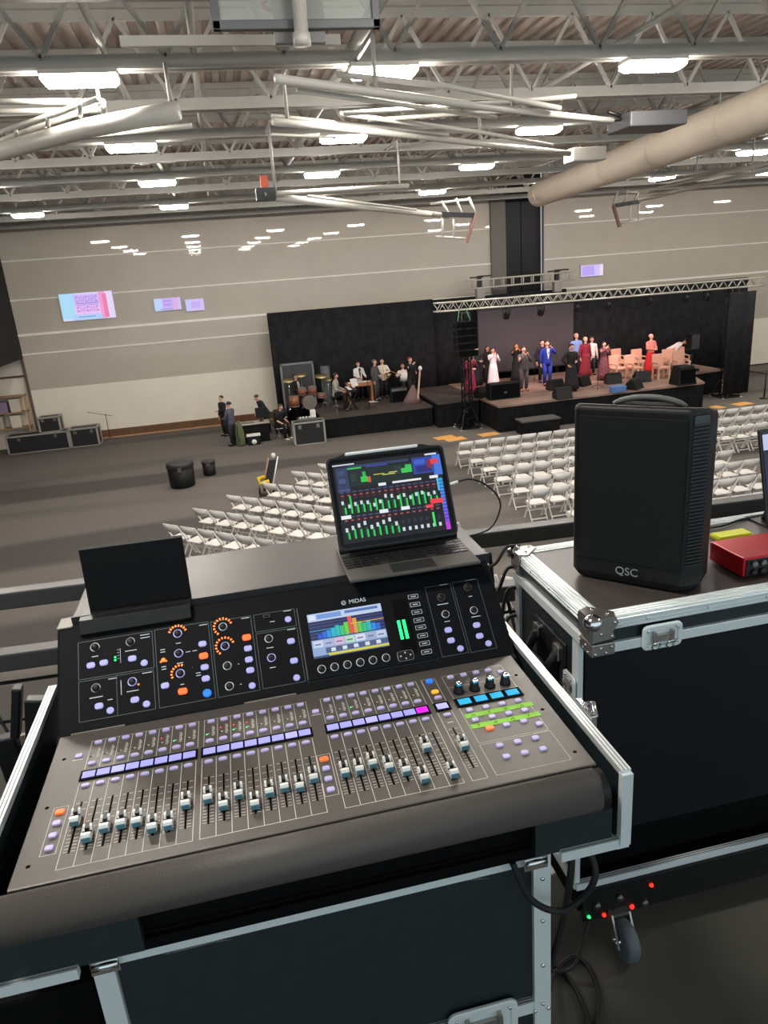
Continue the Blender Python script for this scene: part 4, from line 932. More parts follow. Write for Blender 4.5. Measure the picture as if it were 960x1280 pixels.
mb = MB(); mb.add([(x - .12, y + .02, .1), (x + .12, y + .02, .1), (x + .42, y + .26, .95), (x + .2, y + .26, .95), (x - .12, y + .1, .1), (x + .12, y + .1, .1), (x + .42, y + .34, .95), (x + .2, y + .34, .95)], [(0, 1, 2, 3), (7, 6, 5, 4), (0, 4, 5, 1), (1, 5, 6, 2), (2, 6, 7, 3), (3, 7, 4, 0)]); obj('load_bag', mb, M['blk'], t)
mb = MB(); mb.tube([(x + .0, y + .15, .5), (x - .2, y - .02, .52), (x - .18, y - .08, .36), (x + .1, y - .02, .4)], .06, 8); obj('yellow_strap', mb, M['yel'], t)
mb = MB(); mb.bx(x - .22, x + .2, y - .2, y + .02, .0, .03); obj('toe_plate', mb, M['blk_metal'], t)
mb = MB(); mb.ell((x + .33, y + .25, 1.1), (.07, .07, .08), 10, 6); obj('grip', mb, M['paperw'], t)
for s in (-.2, .2): mb = MB(); mb.lathe([(.09, -.025), (.11, -.02), (.11, .02), (.09, .025)], (x + s, y + .1, .11), 14, 'x'); obj('wheel', mb, M['rubber'], t)
# barrier at the far end
t = thing('crowd_barrier', (21, 26.5, 0), 'black rope barrier on posts beside the draped tower', 'barrier')
for x, y in ((21.0, 27.6), (21.0, 25.3), (24.2, 27.6)):
    mb = MB(); mb.tube([(x, y, 0), (x, y, 1.05)], .03, 8); mb.lathe([(.18, 0), (.18, .02), (.03, .05)], (x, y, 0), 14); obj('post', mb, M['blk_metal'], t)
mb = MB(); mb.tube([(21, 27.6, 1.0), (21, 25.3, 1.0)], .025, 6); mb.tube([(21, 27.6, 1.0), (24.2, 27.6, 1.0)], .025, 6); obj('rope', mb, M['blk_metal'], t)

# ------------------------------------------------------------------ balcony
ZF = 4.35
mb = MB(); mb.bx(-4, 5, -3, 1.98, ZF - .3, ZF); struct('floor_balcony', mb, M['concrete'])
t = thing('guard_rail', (0, 2.04, ZF), 'black guard rail with crossed wire infill along the balcony edge', 'railing')
def ry(x): return 2.035 - .06 * x
for nm, z, s in (('top_rail', 5.195, .05), ('middle_rail', 5.005, .055)):
    mb = MB(); mb.bar((-2.5, ry(-2.5), z), (4, ry(4), z), s, s); obj(nm, mb, mat('rail_paint', (58, 57, 56), .35), t, bevel=.004)
for x in (-2.0, -1.15, -.42, .62, 1.9, 3.1):
    mb = MB(); mb.bar((x, ry(x) + .03, ZF - .25), (x, ry(x) + .03, 5.2), .04, .04); obj('post', mb, M['blk_metal'], t)
for z in (4.93, 4.8, 4.67, 4.54, 4.42):
    mb = MB(); mb.tube([(-2.5, ry(-2.5), z), (4, ry(4), z)], .006, 6); obj('wire', mb, M['blk_metal'], t)
for x in [-2.2 + .27 * k for k in range(20)]:
    mb = MB(); mb.tube([(x, ry(x), 4.97), (x + .13, ry(x + .13), 4.38)], .006, 6); mb.tube([(x + .26, ry(x + .26), 4.97), (x + .13, ry(x + .13), 4.38)], .004, 6); obj('brace_wire', mb, M['blk_metal'], t)

# mesh chair by the railing
t = thing('mesh_chair', (-.62, 1.55, ZF), 'black framed chair with pale grey mesh panels beside the mixer case', 'chair')
def pn(px, py, y=1.6): return at_y(px, py, y)
def panel(name, px, y, m, dy=.012):
    mb = MB(); a = [pn(*p, y) for p in px]; b = [v + Vector((0, dy, 0)) for v in a]; n = len(a)
    mb.add(a + b, [tuple(range(n)), tuple(range(2 * n - 1, n - 1, -1))] + [(i, (i + 1) % n, n + (i + 1) % n, n + i) for i in range(n)]); return obj(name, mb, m, t)
panel('mesh_panel', [(-30, 925), (2, 921), (20, 976), (2, 1005), (-30, 1020)], 1.62, M['fuzz']); panel('mesh_panel', [(17, 922), (39, 917), (40, 928), (28, 954)], 1.62, M['fuzz'])
for a, b, w_ in (((5, 920), (28, 985), .05), ((40, 925), (24, 965), .03), ((22, 858), (20, 920), .02), ((45, 872), (47, 950), .045), ((28, 975), (10, 1020), .05)):
    mb = MB(); mb.bar(pn(*a, 1.58), pn(*b, 1.58), w_, .03); obj('frame_bar', mb, M['blk_metal'], t, bevel=.004)
mb = MB(); mb.bar(pn(26, 970, 1.58), (-.62, 1.58, ZF + .06), .05, .05); obj('column', mb, M['blk_metal'], t)
for k in range(5):
    a = k * 2 * PI / 5 + .3; mb = MB(); mb.bar((-.62, 1.58, ZF + .08), (-.62 + .24 * math.cos(a), 1.58 + .24 * math.sin(a), ZF + .05), .035, .03); mb.lathe([(.025, -.012), (.025, .012)], (-.62 + .24 * math.cos(a), 1.58 + .24 * math.sin(a), ZF + .025), 10, 'x'); obj('foot', mb, M['blk_metal'], t)

# ------------------------------------------------------------------ flight case hardware
def rail(parent, a, b, w_, h_, grooves=True):
    """aluminium edge extrusion with two dark grooves along its upper face"""
    mb = MB(); mb.cur = 0; mb.bar(a, b, w_, h_)
    if grooves:
        a = Vector(a); b = Vector(b); d = (b - a).normalized(); up = Vector((0, 0, 1)) if abs(d.z) < .95 else Vector((0, 1, 0)); s = d.cross(up).normalized(); u2 = s.cross(d).normalized()
        mb.cur = 1
        for off in (-.2, .2):
            mb.bar(a + s * w_ * off + u2 * h_ * .5, b + s * w_ * off + u2 * h_ * .5, w_ * .08, .0012)
            mb.bar(a - s * w_ * .5 + u2 * h_ * off, b - s * w_ * .5 + u2 * h_ * off, .0012, h_ * .08)
    return obj('edge_rail', mb, [M['alum'], M['alum2']], parent)
def rivets(parent, pts, nrm, r=.0045):
    for p in pts:
        mb = MB(); q = Vector(p); n = Vector(nrm).normalized(); rot = n.to_track_quat('Z', 'Y').to_matrix().to_4x4()
        mb.lathe([(r, 0), (r * .9, r * .5), (r * .3, r * .75)], (0, 0, 0), 10, 'z', Matrix.Translation(q) @ rot); obj('rivet', mb, M['chrome'], parent)
def latch(parent, c, rot, s=1.0, name='butterfly_latch'):
    """recessed dish with a folded butterfly handle; local x across, z up, y outwards"""
    T = Matrix.Translation(c) @ rot
    mb = MB(); w_, h_ = .055 * s, .034 * s; pts = []
    for cx, cz, a0 in ((w_ - .014 * s, h_ - .014 * s, 0), (-w_ + .014 * s, h_ - .014 * s, PI / 2), (-w_ + .014 * s, -h_ + .014 * s, PI), (w_ - .014 * s, -h_ + .014 * s, 1.5 * PI)):
        for i in range(5): a = a0 + PI / 2 * i / 4; pts.append((cx + .014 * s * math.cos(a), cz + .014 * s * math.sin(a)))
    mb.loft([[(x, 0, z) for x, z in pts], [(x, -.004, z) for x, z in pts], [(x * .93, -.005, z * .9) for x, z in pts], [(x * .82, -.005, z * .74) for x, z in pts], [(x * .78, -.001, z * .7) for x, z in pts]], True, T)
    o = obj(name, mb, M['alum'], parent)
    mb = MB(); mb.bx(-.03 * s, .03 * s, -.008, -.002, -.012 * s, .006 * s, T); mb.bx(-.028 * s, -.022 * s, -.012, -.002, -.02 * s, .016 * s, T); mb.bx(.022 * s, .028 * s, -.012, -.002, -.02 * s, .016 * s, T); obj('latch_plate', mb, M['zinc'], o)
    for sx in (-1, 1):
        mb = MB(); T2 = T @ Matrix.Translation((sx * .02 * s, -.006, -.022 * s)); mb.tube([(.011 * s * math.cos(a * PI / 8), -.002 - .004 * math.sin(a * PI / 8), .011 * s * math.sin(a * PI / 8)) for a in range(0, 17)], .0026 * s, 6, T2); obj('latch_ring', mb, M['chrome'], o)
    for sx in (-.042, .042):
        for sz in (-.02, .02):
            mb = MB(); mb.lathe([(.0035, 0), (.0025, .0025)], (0, 0, 0), 8, 'z', T @ Matrix.Translation((sx * s, -.0045, sz * s)) @ Matrix.Rotation(PI / 2, 4, 'X')); obj('latch_rivet', mb, M['chrome'], o)
    return o

# ---- flight case under the mixer
fc = thing('mixer_flight_case', (.04, 1.1, ZF), 'black flight case with aluminium edges carrying the mixing console', 'flight case')
mb = MB(); mb.bx(.506, .52, .84, 1.42, 5.10, 5.235); obj('tray_wall', mb, M['case'], fc)
mb = MB(); mb.bx(-.45, -.436, .84, 1.42, 5.10, 5.235); obj('tray_wall', mb, M['case'], fc)
mb = MB(); mb.bx(-.43, .495, .86, 1.42, 5.095, 5.115); obj('tray_floor', mb, M['dark'], fc)
for x in (.5125, -.4425):
    rail(fc, (x, .838, 5.24), (x, 1.42, 5.24), .016, .012); rail(fc, (x, .838, 5.105), (x, .838, 5.24), .018, .012)
    rail(fc, (x, .838, 5.10), (x, 1.42, 5.10), .02, .012, False)
mb = MB(); mb.bx(-.43, -.23, .845, .858, 5.11, 5.172); obj('tray_front', mb, M['case'], fc)
mb = MB(); mb.bx(.365, .495, .845, .858, 5.11, 5.172); obj('tray_front', mb, M['case'], fc)
rail(fc, (-.455, .842, 5.106), (-.32, .842, 5.106), .012, .018); rail(fc, (.405, .842, 5.106), (.52, .842, 5.106), .012, .018)
for x in (.515,):                                             # catch on the tray's outer wall
    T = Matrix.Translation((.522, 1.0, 5.222)) @ Matrix.Rotation(PI / 2, 4, 'Z')
    mb = MB(); mb.bx(-.03, .03, -.012, .0, -.03, .03, T); mb.tube([(-.02, -.014, .02), (0, -.02, .034), (.02, -.014, .02)], .006, 8, T); mb.bx(-.012, .012, -.022, -.008, -.02, .02, T); obj('side_catch', mb, M['chrome'], fc, bevel=.003)
# rear hood behind the mixer
mb = MB(); mb.bx(-.368, .495, 1.46, 1.655, 5.10, 5.383); obj('rear_hood', mb, M['case'], fc)
mb = MB(); mb.bx(-.373, .50, 1.408, 1.66, 5.383, 5.395); obj('hood_top', mb, M['casetop'], fc, bevel=.003)
mb = MB(); mb.bx(-.374, .502, 1.403, 1.409, 5.372, 5.396); obj('hood_lip', mb, M['blk_metal'], fc)
# lower body
mb = MB(); mb.bx(-.312, .4, .885, 1.40, 4.50, 5.093); obj('lower_body', mb, M['case'], fc)
mb = MB(); mb.bx(-.282, .372, .877, .886, 4.772, 5.07); obj('front_panel', mb, M['case'], fc)
mb = MB(); mb.bx(-.282, .372, .877, .886, 4.52, 4.735); obj('front_panel', mb, M['case'], fc)
for pts in (((205, 1193), (240, 1184), (268, 1177), (292, 1174)), ((545, 1108), (570, 1101), (592, 1099), (612, 1098))):
    a = [at_y(*p, .8765) for p in pts]; n = len(a); mb = MB()
    wd = [.0006, .0022, .0016, .0004]; vs = [v + Vector((0, 0, q)) for v, q in zip(a, wd)] + [v - Vector((0, 0, q)) for v, q in zip(a, wd)]
    mb.add(vs, [(i, n + i, n + i + 1, i + 1) for i in range(n - 1)]); obj('scuff_mark', mb, mat('scuff', (92, 100, 102), .7, var=.3, scale=400), fc)
rail(fc, (-.28, .876, 5.083), (.372, .876, 5.083), .014, .022)
for x in (-.298, .386): rail(fc, (x, .876, 4.5), (x, .876, 5.095), .03, .016, False)
rail(fc, (-.282, .876, 4.752), (.372, .876, 4.752), .012, .026); rail(fc, (-.297, .876, 4.51), (.386, .876, 4.51), .012, .026)
for x in (-.298, .386):
    rail(fc, (x, .885, 4.505), (x, 1.40, 4.505), .03, .02, False)
latch(fc, (.275, .87, 4.752), Matrix.Identity(4), 1.15)
rivets(fc, [(.372, .868, 4.746), (.386, .867, 4.76), (.396, .867, 4.746), (.386, .867, 4.85), (.386, .867, 4.95), (.386, .867, 5.04), (-.298, .867, 4.95)], (0, -1, 0), .004)
for x in (-.29, .37):                                        # small hinge clips under the tray
    mb = MB(); mb.bx(x - .02, x + .02, .855, .876, 5.075, 5.1); mb.tube([(x - .018, .855, 5.09), (x + .018, .855, 5.09)], .006, 8); obj('hinge_clip', mb, M['chrome'], fc)
def caster(parent, x, y, zt, m=None):
    mb = MB(); mb.bx(x - .035, x + .035, y - .035, y + .035, zt - .008, zt); mb.bx(x - .026, x - .021, y - .03, y + .03, zt - .085, zt - .008); mb.bx(x + .021, x + .026, y - .03, y + .03, zt - .085, zt - .008); o = obj('caster', mb, M['alum'], parent)
    r = (zt - ZF) * .44
    mb = MB(); mb.lathe([(r * .3, -.016), (r * .85, -.017), (r, -.01), (r, .01), (r * .85, .017), (r * .3, .016)], (x, y, ZF + r), 20, 'x'); obj('wheel', mb, m or M['greywheel'], o)
    mb = MB(); mb.tube([(x - .03, y, ZF + r), (x + .03, y, ZF + r)], .008, 8); obj('axle', mb, M['chrome'], o)
for x in (-.22, .33):
    for y in (.95, 1.33): caster(fc, x, y, 4.50)

t = thing('added_black_box', (-.56, 1.05, ZF), 'plain black box added on the floor under the overhanging end of the mixer case', 'case')  # added box that fills an unread dark area below the tray's overhang
mb = MB(); mb.bx(-.80, -.335, .93, 1.31, ZF + .02, 4.93); obj('case_body', mb, M['dark'], t, bevel=.008)
mb = MB(); mb.bx(-.805, -.33, .925, 1.315, 4.93, 4.99); obj('case_lid', mb, M['dark'], t, bevel=.008)
for x in (-.75, -.39):
    for y in (.98, 1.26): mb = MB(); mb.lathe([(.02, 0), (.022, .02)], (x, y, ZF), 10); obj('rubber_foot', mb, M['rubber'], t)
# ---- flight case with the loudspeaker
rc = thing('flight_case', (1.1, 1.4, ZF), 'larger black flight case with ribbed aluminium edges carrying the loudspeaker', 'flight case')
X0, X1, Y0, Y1 = .645, 2.05, 1.20, 1.62
mb = MB(); mb.bx(X0 + .012, X1, Y0 + .12, Y1, 4.545, 5.24); obj('case_body', mb, M['case'], rc)
mb = MB(); mb.bx(X0 + .012, X0 + .022, Y0 + .075, Y0 + .121, 4.545, 5.24); obj('end_panel', mb, M['case'], rc)
mb = MB(); mb.bx(X0 + .022, X1, Y0 + .112, Y0 + .121, 4.55, 4.69); obj('lower_recess', mb, M['dark'], rc)
mb = MB(); mb.bx(X0 + .022, X1, Y0 + .068, Y0 + .121, 4.69, 5.235); obj('front_panel', mb, mat('case_front', (13, 16, 21), .5, var=.1, scale=20, spec=.3), rc)
mb = MB(); mb.bx(X0 + .008, X1, Y0 + .008, Y1, 5.235, 5.294); obj('lid', mb, M['case'], rc)
mb = MB(); mb.bx(X0 + .03, X1, Y0 + .03, Y1 - .03, 5.294, 5.299); obj('lid_top', mb, M['casetop'], rc)
# ribbed angle along the lid's front and end edges
def ribbed(a, b, out):
    a = Vector(a); b = Vector(b); o = Vector(out); mb = MB(); d = (b - a).normalized()
    mb.loft([[p, p + Vector((0, 0, -.026)), p + Vector((0, 0, -.026)) - o * .004, p - o * .004 + Vector((0, 0, -.004)), p - o * .034 + Vector((0, 0, -.004)), p - o * .034] for p in (a, b)])
    for k in range(3):
        mb.tube([a + Vector((0, 0, -.005 - .008 * k)) + o * .0005, b + Vector((0, 0, -.005 - .008 * k)) + o * .0005], .0024, 6)
        mb.tube([a - o * (.007 + .009 * k) + Vector((0, 0, .0005)), b - o * (.007 + .009 * k) + Vector((0, 0, .0005))], .0024, 6)
    return obj('ribbed_edge', mb, M['alum'], rc)
ribbed((X0, Y0, 5.301), (X1, Y0, 5.301), (0, -1, 0)); ribbed((X0, Y1, 5.301), (X0, Y0, 5.301), (-1, 0, 0)); ribbed((X1, Y1, 5.301), (X0, Y1, 5.301), (0, 1, 0))
mb = MB(); mb.bx(X0 + .03, X1, Y0 - .002, Y0 + .008, 5.222, 5.244); obj('band', mb, M['alum'], rc, bevel=.001)
mb = MB(); mb.bx(X0 - .002, X0 + .01, Y0 + .03, Y1, 5.222, 5.244); obj('band', mb, M['alum'], rc, bevel=.001)
mb = MB(); mb.bx(X0 - .003, X0 + .05, Y0 - .004, Y0 + .05, 5.219, 5.247); obj('corner_plate', mb, M['zinc'], rc, bevel=.002)
# ball corners
def ball_corner(x, y, z, sx, sy):
    mb = MB(); mb.ell((x + sx * .004, y + sy * .004, z - .006), (.02, .02, .018), 14, 10); o = obj('ball_corner', mb, M['chrome'], rc)
    mb = MB()
    mb.prism([(0, .004), (.05, .004), (.058, -.012), (.045, -.03), (.05, -.044), (0, -.05)], y - .0035 if sy > 0 else y, y if sy > 0 else y + .0035, 'y', Matrix.Translation((x, 0, z)) @ Matrix.Scale(sx, 4, (1, 0, 0)))
    mb.prism([(0, .004), (.05, .004), (.058, -.012), (.045, -.03), (.05, -.044), (0, -.05)], x - .0035 if sx > 0 else x, x if sx > 0 else x + .0035, 'x', Matrix.Translation((0, y, z)) @ Matrix.Scale(sy, 4, (0, 1, 0)))
    mb.prism([(0, 0), (.05, 0), (.058, .018), (.04, .035), (.018, .058), (0, .05)], z + .0005, z + .004, 'z', Matrix.Translation((x, y, 0)) @ Matrix.Scale(sx, 4, (1, 0, 0)) @ Matrix.Scale(sy, 4, (0, 1, 0)))
    obj('corner_bracket', mb, M['zinc'], o)
    for a, b in ((.018, -.03), (.042, -.038), (.048, -.008)):
        mb = MB(); mb.lathe([(.0042, 0), (.003, .003)], (0, 0, 0), 8, 'z', Matrix.Translation((x + sx * a, y - sy * .004, z + b)) @ Matrix.Rotation(PI / 2 * sy, 4, 'X')); obj('bracket_rivet', mb, M['chrome'], o)
    for a, b in ((.04, .012), (.02, .04)):
        mb = MB(); mb.lathe([(.0042, 0), (.003, .003)], (x + sx * a, y + sy * b, z + .004), 8); obj('bracket_rivet', mb, M['chrome'], o)
ball_corner(X0 - .002, Y0 - .002, 5.302, 1, 1); ball_corner(X0 - .002, Y1 + .002, 5.302, 1, -1)
rivets(rc, [(X0 + .005 + .012 * k, Y0 - .0045, 5.226 + .012 * (k % 2)) for k in range(4)], (0, -1, 0), .0035)
rivets(rc, [(X0 - .0035, Y0 + .008 + .012 * k, 5.226 + .012 * (k % 2)) for k in range(4)], (-1, 0, 0), .0035)
rivets(rc, [(X0 + .12 + .14 * k, Y0 - .003, 5.288) for k in range(8)], (0, -1, 0), .003); rivets(rc, [(X0 - .003, Y0 + .1 + .1 * k, 5.288) for k in range(4)], (-1, 0, 0), .003)
latch(rc, (.80, Y0 - .004, 5.243), Matrix.Identity(4), .82, 'lid_latch')
# body end panel: edge rails, recessed handle, latch half
rail(rc, (X0 + .012, Y0 + .085, 4.545), (X0 + .012, Y0 + .085, 5.22), .012, .028); rail(rc, (X0 + .012, Y1 - .01, 4.545), (X0 + .012, Y1 - .01, 5.235), .014, .028, False)
rail(rc, (X0 + .006, Y0 + .07, 4.546), (X1, Y0 + .07, 4.546), .016, .018)
rail(rc, (X0 + .01, Y0 + .07, 4.546), (X0 + .01, Y1, 4.546), .014, .022, False)
T = Matrix.Translation((X0 + .01, 1.42, 5.09))
mb = MB(); mb.bx(-.006, .004, -.085, .085, -.1, .085, T); o = obj('handle_dish', mb, M['blk_metal'], rc, bevel=.006)
mb = MB(); mb.bx(-.0085, -.004, -.06, .06, -.075, .035, T); obj('dish_recess', mb, M['dark'], o)
mb = MB(); mb.tube([(-.012, -.055, .05), (-.034, -.05, .01), (-.036, .05, .01), (-.012, .055, .05)], .011, 8, T); obj('spring_handle', mb, M['rubber'], o)
mb = MB(); mb.bx(-.014, -.004, -.07, -.04, .035, .07, T); mb.bx(-.014, -.004, .04, .07, .035, .07, T); obj('handle_hinge', mb, M['chrome'], o, bevel=.002)
latch(rc, (X0 + .002, Y0 + .10, 5.08), Matrix.Rotation(-PI / 2, 4, 'Z') @ Matrix.Rotation(PI / 2, 4, 'Y'), .8)
# dolly base and wheels
mb = MB(); mb.bx(X0 + .012, X1, Y0 + .066, Y1, 4.468, 4.538); obj('dolly_base', mb, M['dark'], rc)
for x, y in ((X0 + .113, Y1 - .1), (1.85, Y0 + .1), (1.85, Y1 - .1)): caster(rc, x, y, 4.47)
# the near wheel is swivelled out in front of its mounting plate
cx_, cy_ = X0 + .113, Y0 + .10
mb = MB(); mb.bx(cx_ - .035, cx_ + .035, cy_ - .03, cy_ + .035, 4.46, 4.469); mb.bx(cx_ - .025, cx_ + .025, cy_ - .062, cy_ + .012, 4.449, 4.46)
for s_ in (-.0235, .0235): mb.prism([(cy_ - .062, 4.459), (cy_ + .01, 4.459), (cy_ - .07, 4.385), (cy_ - .10, 4.39)], cx_ + s_ - .0025, cx_ + s_ + .0025, 'x')
o = obj('caster', mb, M['zinc'], rc)
mb = MB(); mb.lathe([(.014, -.016), (.042, -.018), (.05, -.011), (.05, .011), (.042, .018), (.014, .016)], (cx_, cy_ - .085, ZF + .0505), 22, 'x'); obj('wheel', mb, M['greywheel'], o)
mb = MB(); mb.tube([(cx_ - .03, cy_ - .085, ZF + .05), (cx_ + .03, cy_ - .085, ZF + .05)], .008, 8); obj('axle', mb, M['chrome'], o)
t = thing('power_distributor', (.75, 1.2, 4.45), 'black power distributor with red and green indicator lamps under the larger case', 'power supply')
mb = MB(); mb.bx(X0 + .02, 1.4, Y0 + .055, Y0 + .066, 4.442, 4.536); obj('front_plate', mb, M['blk'], t)
for x, z, m, w_ in ((.68, 4.456, 'ledg', .0045), (.721, 4.450, 'ledr', .0055), (.797, 4.453, 'ledr', .0065), (.848, 4.507, 'ledr', .0055)):
    mb = MB(); mb.lathe([(w_, 0), (w_ * .8, .005), (.001, .006)], (0, 0, 0), 10, 'z', Matrix.Translation((x, Y0 + .055, z)) @ Matrix.Rotation(PI / 2, 4, 'X')); obj('indicator_lamp', mb, M[m], t)
for x, z in ((.70, 4.49), (.76, 4.497), (.745, 4.452), (.83, 4.46)):
    mb = MB(); mb.lathe([(.009, 0), (.008, .01)], (0, 0, 0), 10, 'z', Matrix.Translation((x, Y0 + .055, z)) @ Matrix.Rotation(PI / 2, 4, 'X')); obj('fuse_knob', mb, M['alum2'], t)

# ---- loudspeaker on the case
LS = (.797, 1.318, 5.3015); LA = -.83
t = thing('loudspeaker', (0, 0, 0), 'black portable loudspeaker with a carry handle standing on the larger flight case', 'speaker')
top = [(-.128, 0), (.112, 0), (.14, .034), (.14, .10), (.095, .235), (-.095, .235), (-.14, .1), (-.14, .012)]
mb = MB()
mb.loft([[(x * .93, y * .9 + .012, 0) for x, y in top], [(x, y, .022) for x, y in top], [(x, y, .396 - max(0, y - .03) * .24) for x, y in top], [(x * .98, y * .97 + .004, .408 - max(0, y - .03) * .24) for x, y in top]])
obj('cabinet', mb, M['blk'], t, bevel=.008, seg=3)
mb = MB(); mb.bx(-.122, .106, -.0035, .003, .055, .385); obj('grille', mb, mat('grille_black', (11, 15, 16), .55, bump=.6, scale=900, spec=.3), t, bevel=.002)
for k in range(40):
    z = .07 + k * .0078; mb = MB(); mb.bar((.114, .0005, z), (.1385, .031, z), .006, .0038); obj('vent_rib', mb, mat('vent_rib', (30, 33, 34), .45), t)
mb = MB(); mb.loft([[(.118, .004, .372), (.137, .027, .372), (.137, .027, .392), (.118, .004, .392)], [(.116, .001, .374), (.139, .029, .374), (.139, .029, .390), (.116, .001, .390)]]); obj('vent_cap', mb, mat('vent_cap', (64, 68, 68), .5), t)
mb = MB(); pts = [(-.065 + .15 * q / 12, .055, .400 + .018 * math.sin(PI * q / 12) ** .6) for q in range(13)]; mb.tube(pts, .0065, 8); obj('carry_handle', mb, mat('handle_grey', (92, 92, 90), .5), t)
mb = MB(); mb.bx(-.06, .08, .045, .08, .395, .4035); obj('handle_cup', mb, M['dark'], t)
text('brand_lettering', 'QSC', .026, (-.008, -.0042, .036), (PI / 2, 0, 0), mat('silver_letter', (176, 180, 184), .3, metal=.4), t)
for x in (-.1, .1):
    for y in (.05, .19): mb = MB(); mb.lathe([(.014, -.001), (.014, .004)], (x * .85, y, 0), 10); obj('rubber_foot', mb, M['rubber'], t)
t.location = LS; t.rotation_euler = (0, 0, LA); t.scale = (.975, .975, .985)

# ---- red interface, yellow pad, second tablet, cable on the case lid
t = thing('audio_interface', (1.12, 1.32, 5.3), 'small red audio interface with black knob panel on the flight case lid', 'audio interface')
mb = MB(); mb.bx(1.040, 1.26, 1.268, 1.385, 5.3025, 5.348); obj('housing', mb, M['red'], t, bevel=.004)
mb = MB(); mb.bx(1.046, 1.254, 1.2645, 1.269, 5.306, 5.344); obj('front_plate', mb, mat('interface_front', (30, 26, 28), .4), t)
for x in (1.062, 1.084, 1.112, 1.14, 1.17, 1.2, 1.235):
    for z in (5.334, 5.315):
        mb = MB(); mb.lathe([(.0075, 0), (.007, .008), (.001, .0085)], (0, 0, 0), 12, 'z', Matrix.Translation((x, 1.2645, z)) @ Matrix.Rotation(PI / 2, 4, 'X')); obj('knob', mb, M['blk_metal'] if z < 5.32 else M['alum2'], t)
mb = MB(); mb.bx(1.135, 1.232, 1.478, 1.518, 5.2995, 5.306); mb.bx(1.14, 1.23, 1.48, 1.516, 5.306, 5.3085); tag(obj('sticky_note_pad', mb, M['yellow']), 'bright yellow note pad lying behind the red audio interface', 'note pad')
t = thing('tablet', (1.33, 1.56, 5.3), 'dark tablet edge standing at the picture border behind the red audio interface', 'tablet')
mb = MB(); T = Matrix.Translation((1.292, 1.5, 5.304)) @ Matrix.Rotation(.05, 4, 'Z') @ Matrix.Rotation(math.radians(-14), 4, 'X'); mb.bx(0, .19, 0, .008, 0, .255, T); obj('tablet_body', mb, M['blk_metal'], t, bevel=.003)
mb = MB(); mb.cur = 0; mb.bx(.006, .184, -.001, .0005, .01, .247, T); mb.cur = 1; mb.quad((.008, -.0014, .2), (.18, -.0014, .2), (.18, -.0014, .24), (.008, -.0014, .24), T); mb.cur = 2; mb.quad((.008, -.0014, .015), (.18, -.0014, .015), (.18, -.0014, .19), (.008, -.0014, .19), T)
obj('display', mb, [M['glass'], em('tab_white', (196, 206, 240), .9), em('tab_indigo', (44, 40, 84), .6)], t)
mb = MB(); mb.bx(1.30, 1.40, 1.50, 1.60, 5.2995, 5.304); mb.bar((1.35, 1.565, 5.302), (1.35, 1.53, 5.38), .05, .006); obj('tablet_stand', mb, M['blk_metal'], t)
def cable(name, pts, r, m, label, cat='cable', group=None):
    # smooth curve through the points
    P_ = [Vector(p) for p in pts]; out = []
    for i in range(len(P_) - 1):
        p0 = P_[max(i - 1, 0)]; p1 = P_[i]; p2 = P_[i + 1]; p3 = P_[min(i + 2, len(P_) - 1)]
        for k in range(8):
            s = k / 8; out.append(.5 * ((2 * p1) + (p2 - p0) * s + (2 * p0 - 5 * p1 + 4 * p2 - p3) * s * s + (3 * p1 - p0 - 3 * p2 + p3) * s ** 3))
    out.append(P_[-1]); mb = MB(); mb.tube(out, r, 8)
    return tag(obj(name, mb, m), label, cat, group)
cable('cable', [(.96, 1.59, 5.304), (1.08, 1.565, 5.304), (1.2, 1.56, 5.304), (1.3, 1.585, 5.304), (1.5, 1.585, 5.304)], .003, M['rubber'], 'thin black cable lying across the lid behind the yellow note pad')
cable('cable', [(1.0, 1.44, 5.303), (1.03, 1.47, 5.303), (1.02, 1.5, 5.303), (.99, 1.5, 5.303)], .002, M['paperw'], 'thin white cable end on the lid beside the red audio interface')

# ------------------------------------------------------------------ the mixing console
mx = thing('mixing_console', (.04, .8, 5.116), 'large digital mixing console with faders, lit buttons and a colour screen', 'mixing console')
ZS = 5.236
mb = MB(); mb.bx(-.398, .486, .875, 1.45, 5.117, 5.205); obj('chassis', mb, M['dark'], mx)
mb = MB(); mb.prism([(.8752, 5.19), (.8752, ZS), (1.236, ZS), (1.236, 5.19)], -.395, .483, 'x'); obj('surface_panel', mb, M['surf'], mx, bevel=.002)
def arc_profile():
    pts = [(.8705, 5.172), (.8705, ZS - .0005)]
    cy, cz, r = .863, 5.2015, .034
    for k in range(14): a = math.radians(88 + k * 14); pts.append((cy + r * math.cos(a), cz + r * math.sin(a)))
    return pts
mb = MB(); mb.prism(arc_profile(), -.402, .472, 'x'); o = obj('armrest', mb, M['arm'], mx)
for p in o.data.polygons: p.use_smooth = len(p.vertices) == 4
mb = MB(); mb.prism([(a * .97 + .0258, b * .97 + .156) for a, b in arc_profile()], .472, .486, 'x'); obj('armrest_end_cap', mb, M['blk'], mx, bevel=.003)
mb = MB(); mb.prism([(a * .97 + .0258, b * .97 + .156) for a, b in arc_profile()], -.408, -.402, 'x'); obj('armrest_end_cap', mb, M['blk'], mx, bevel=.004)
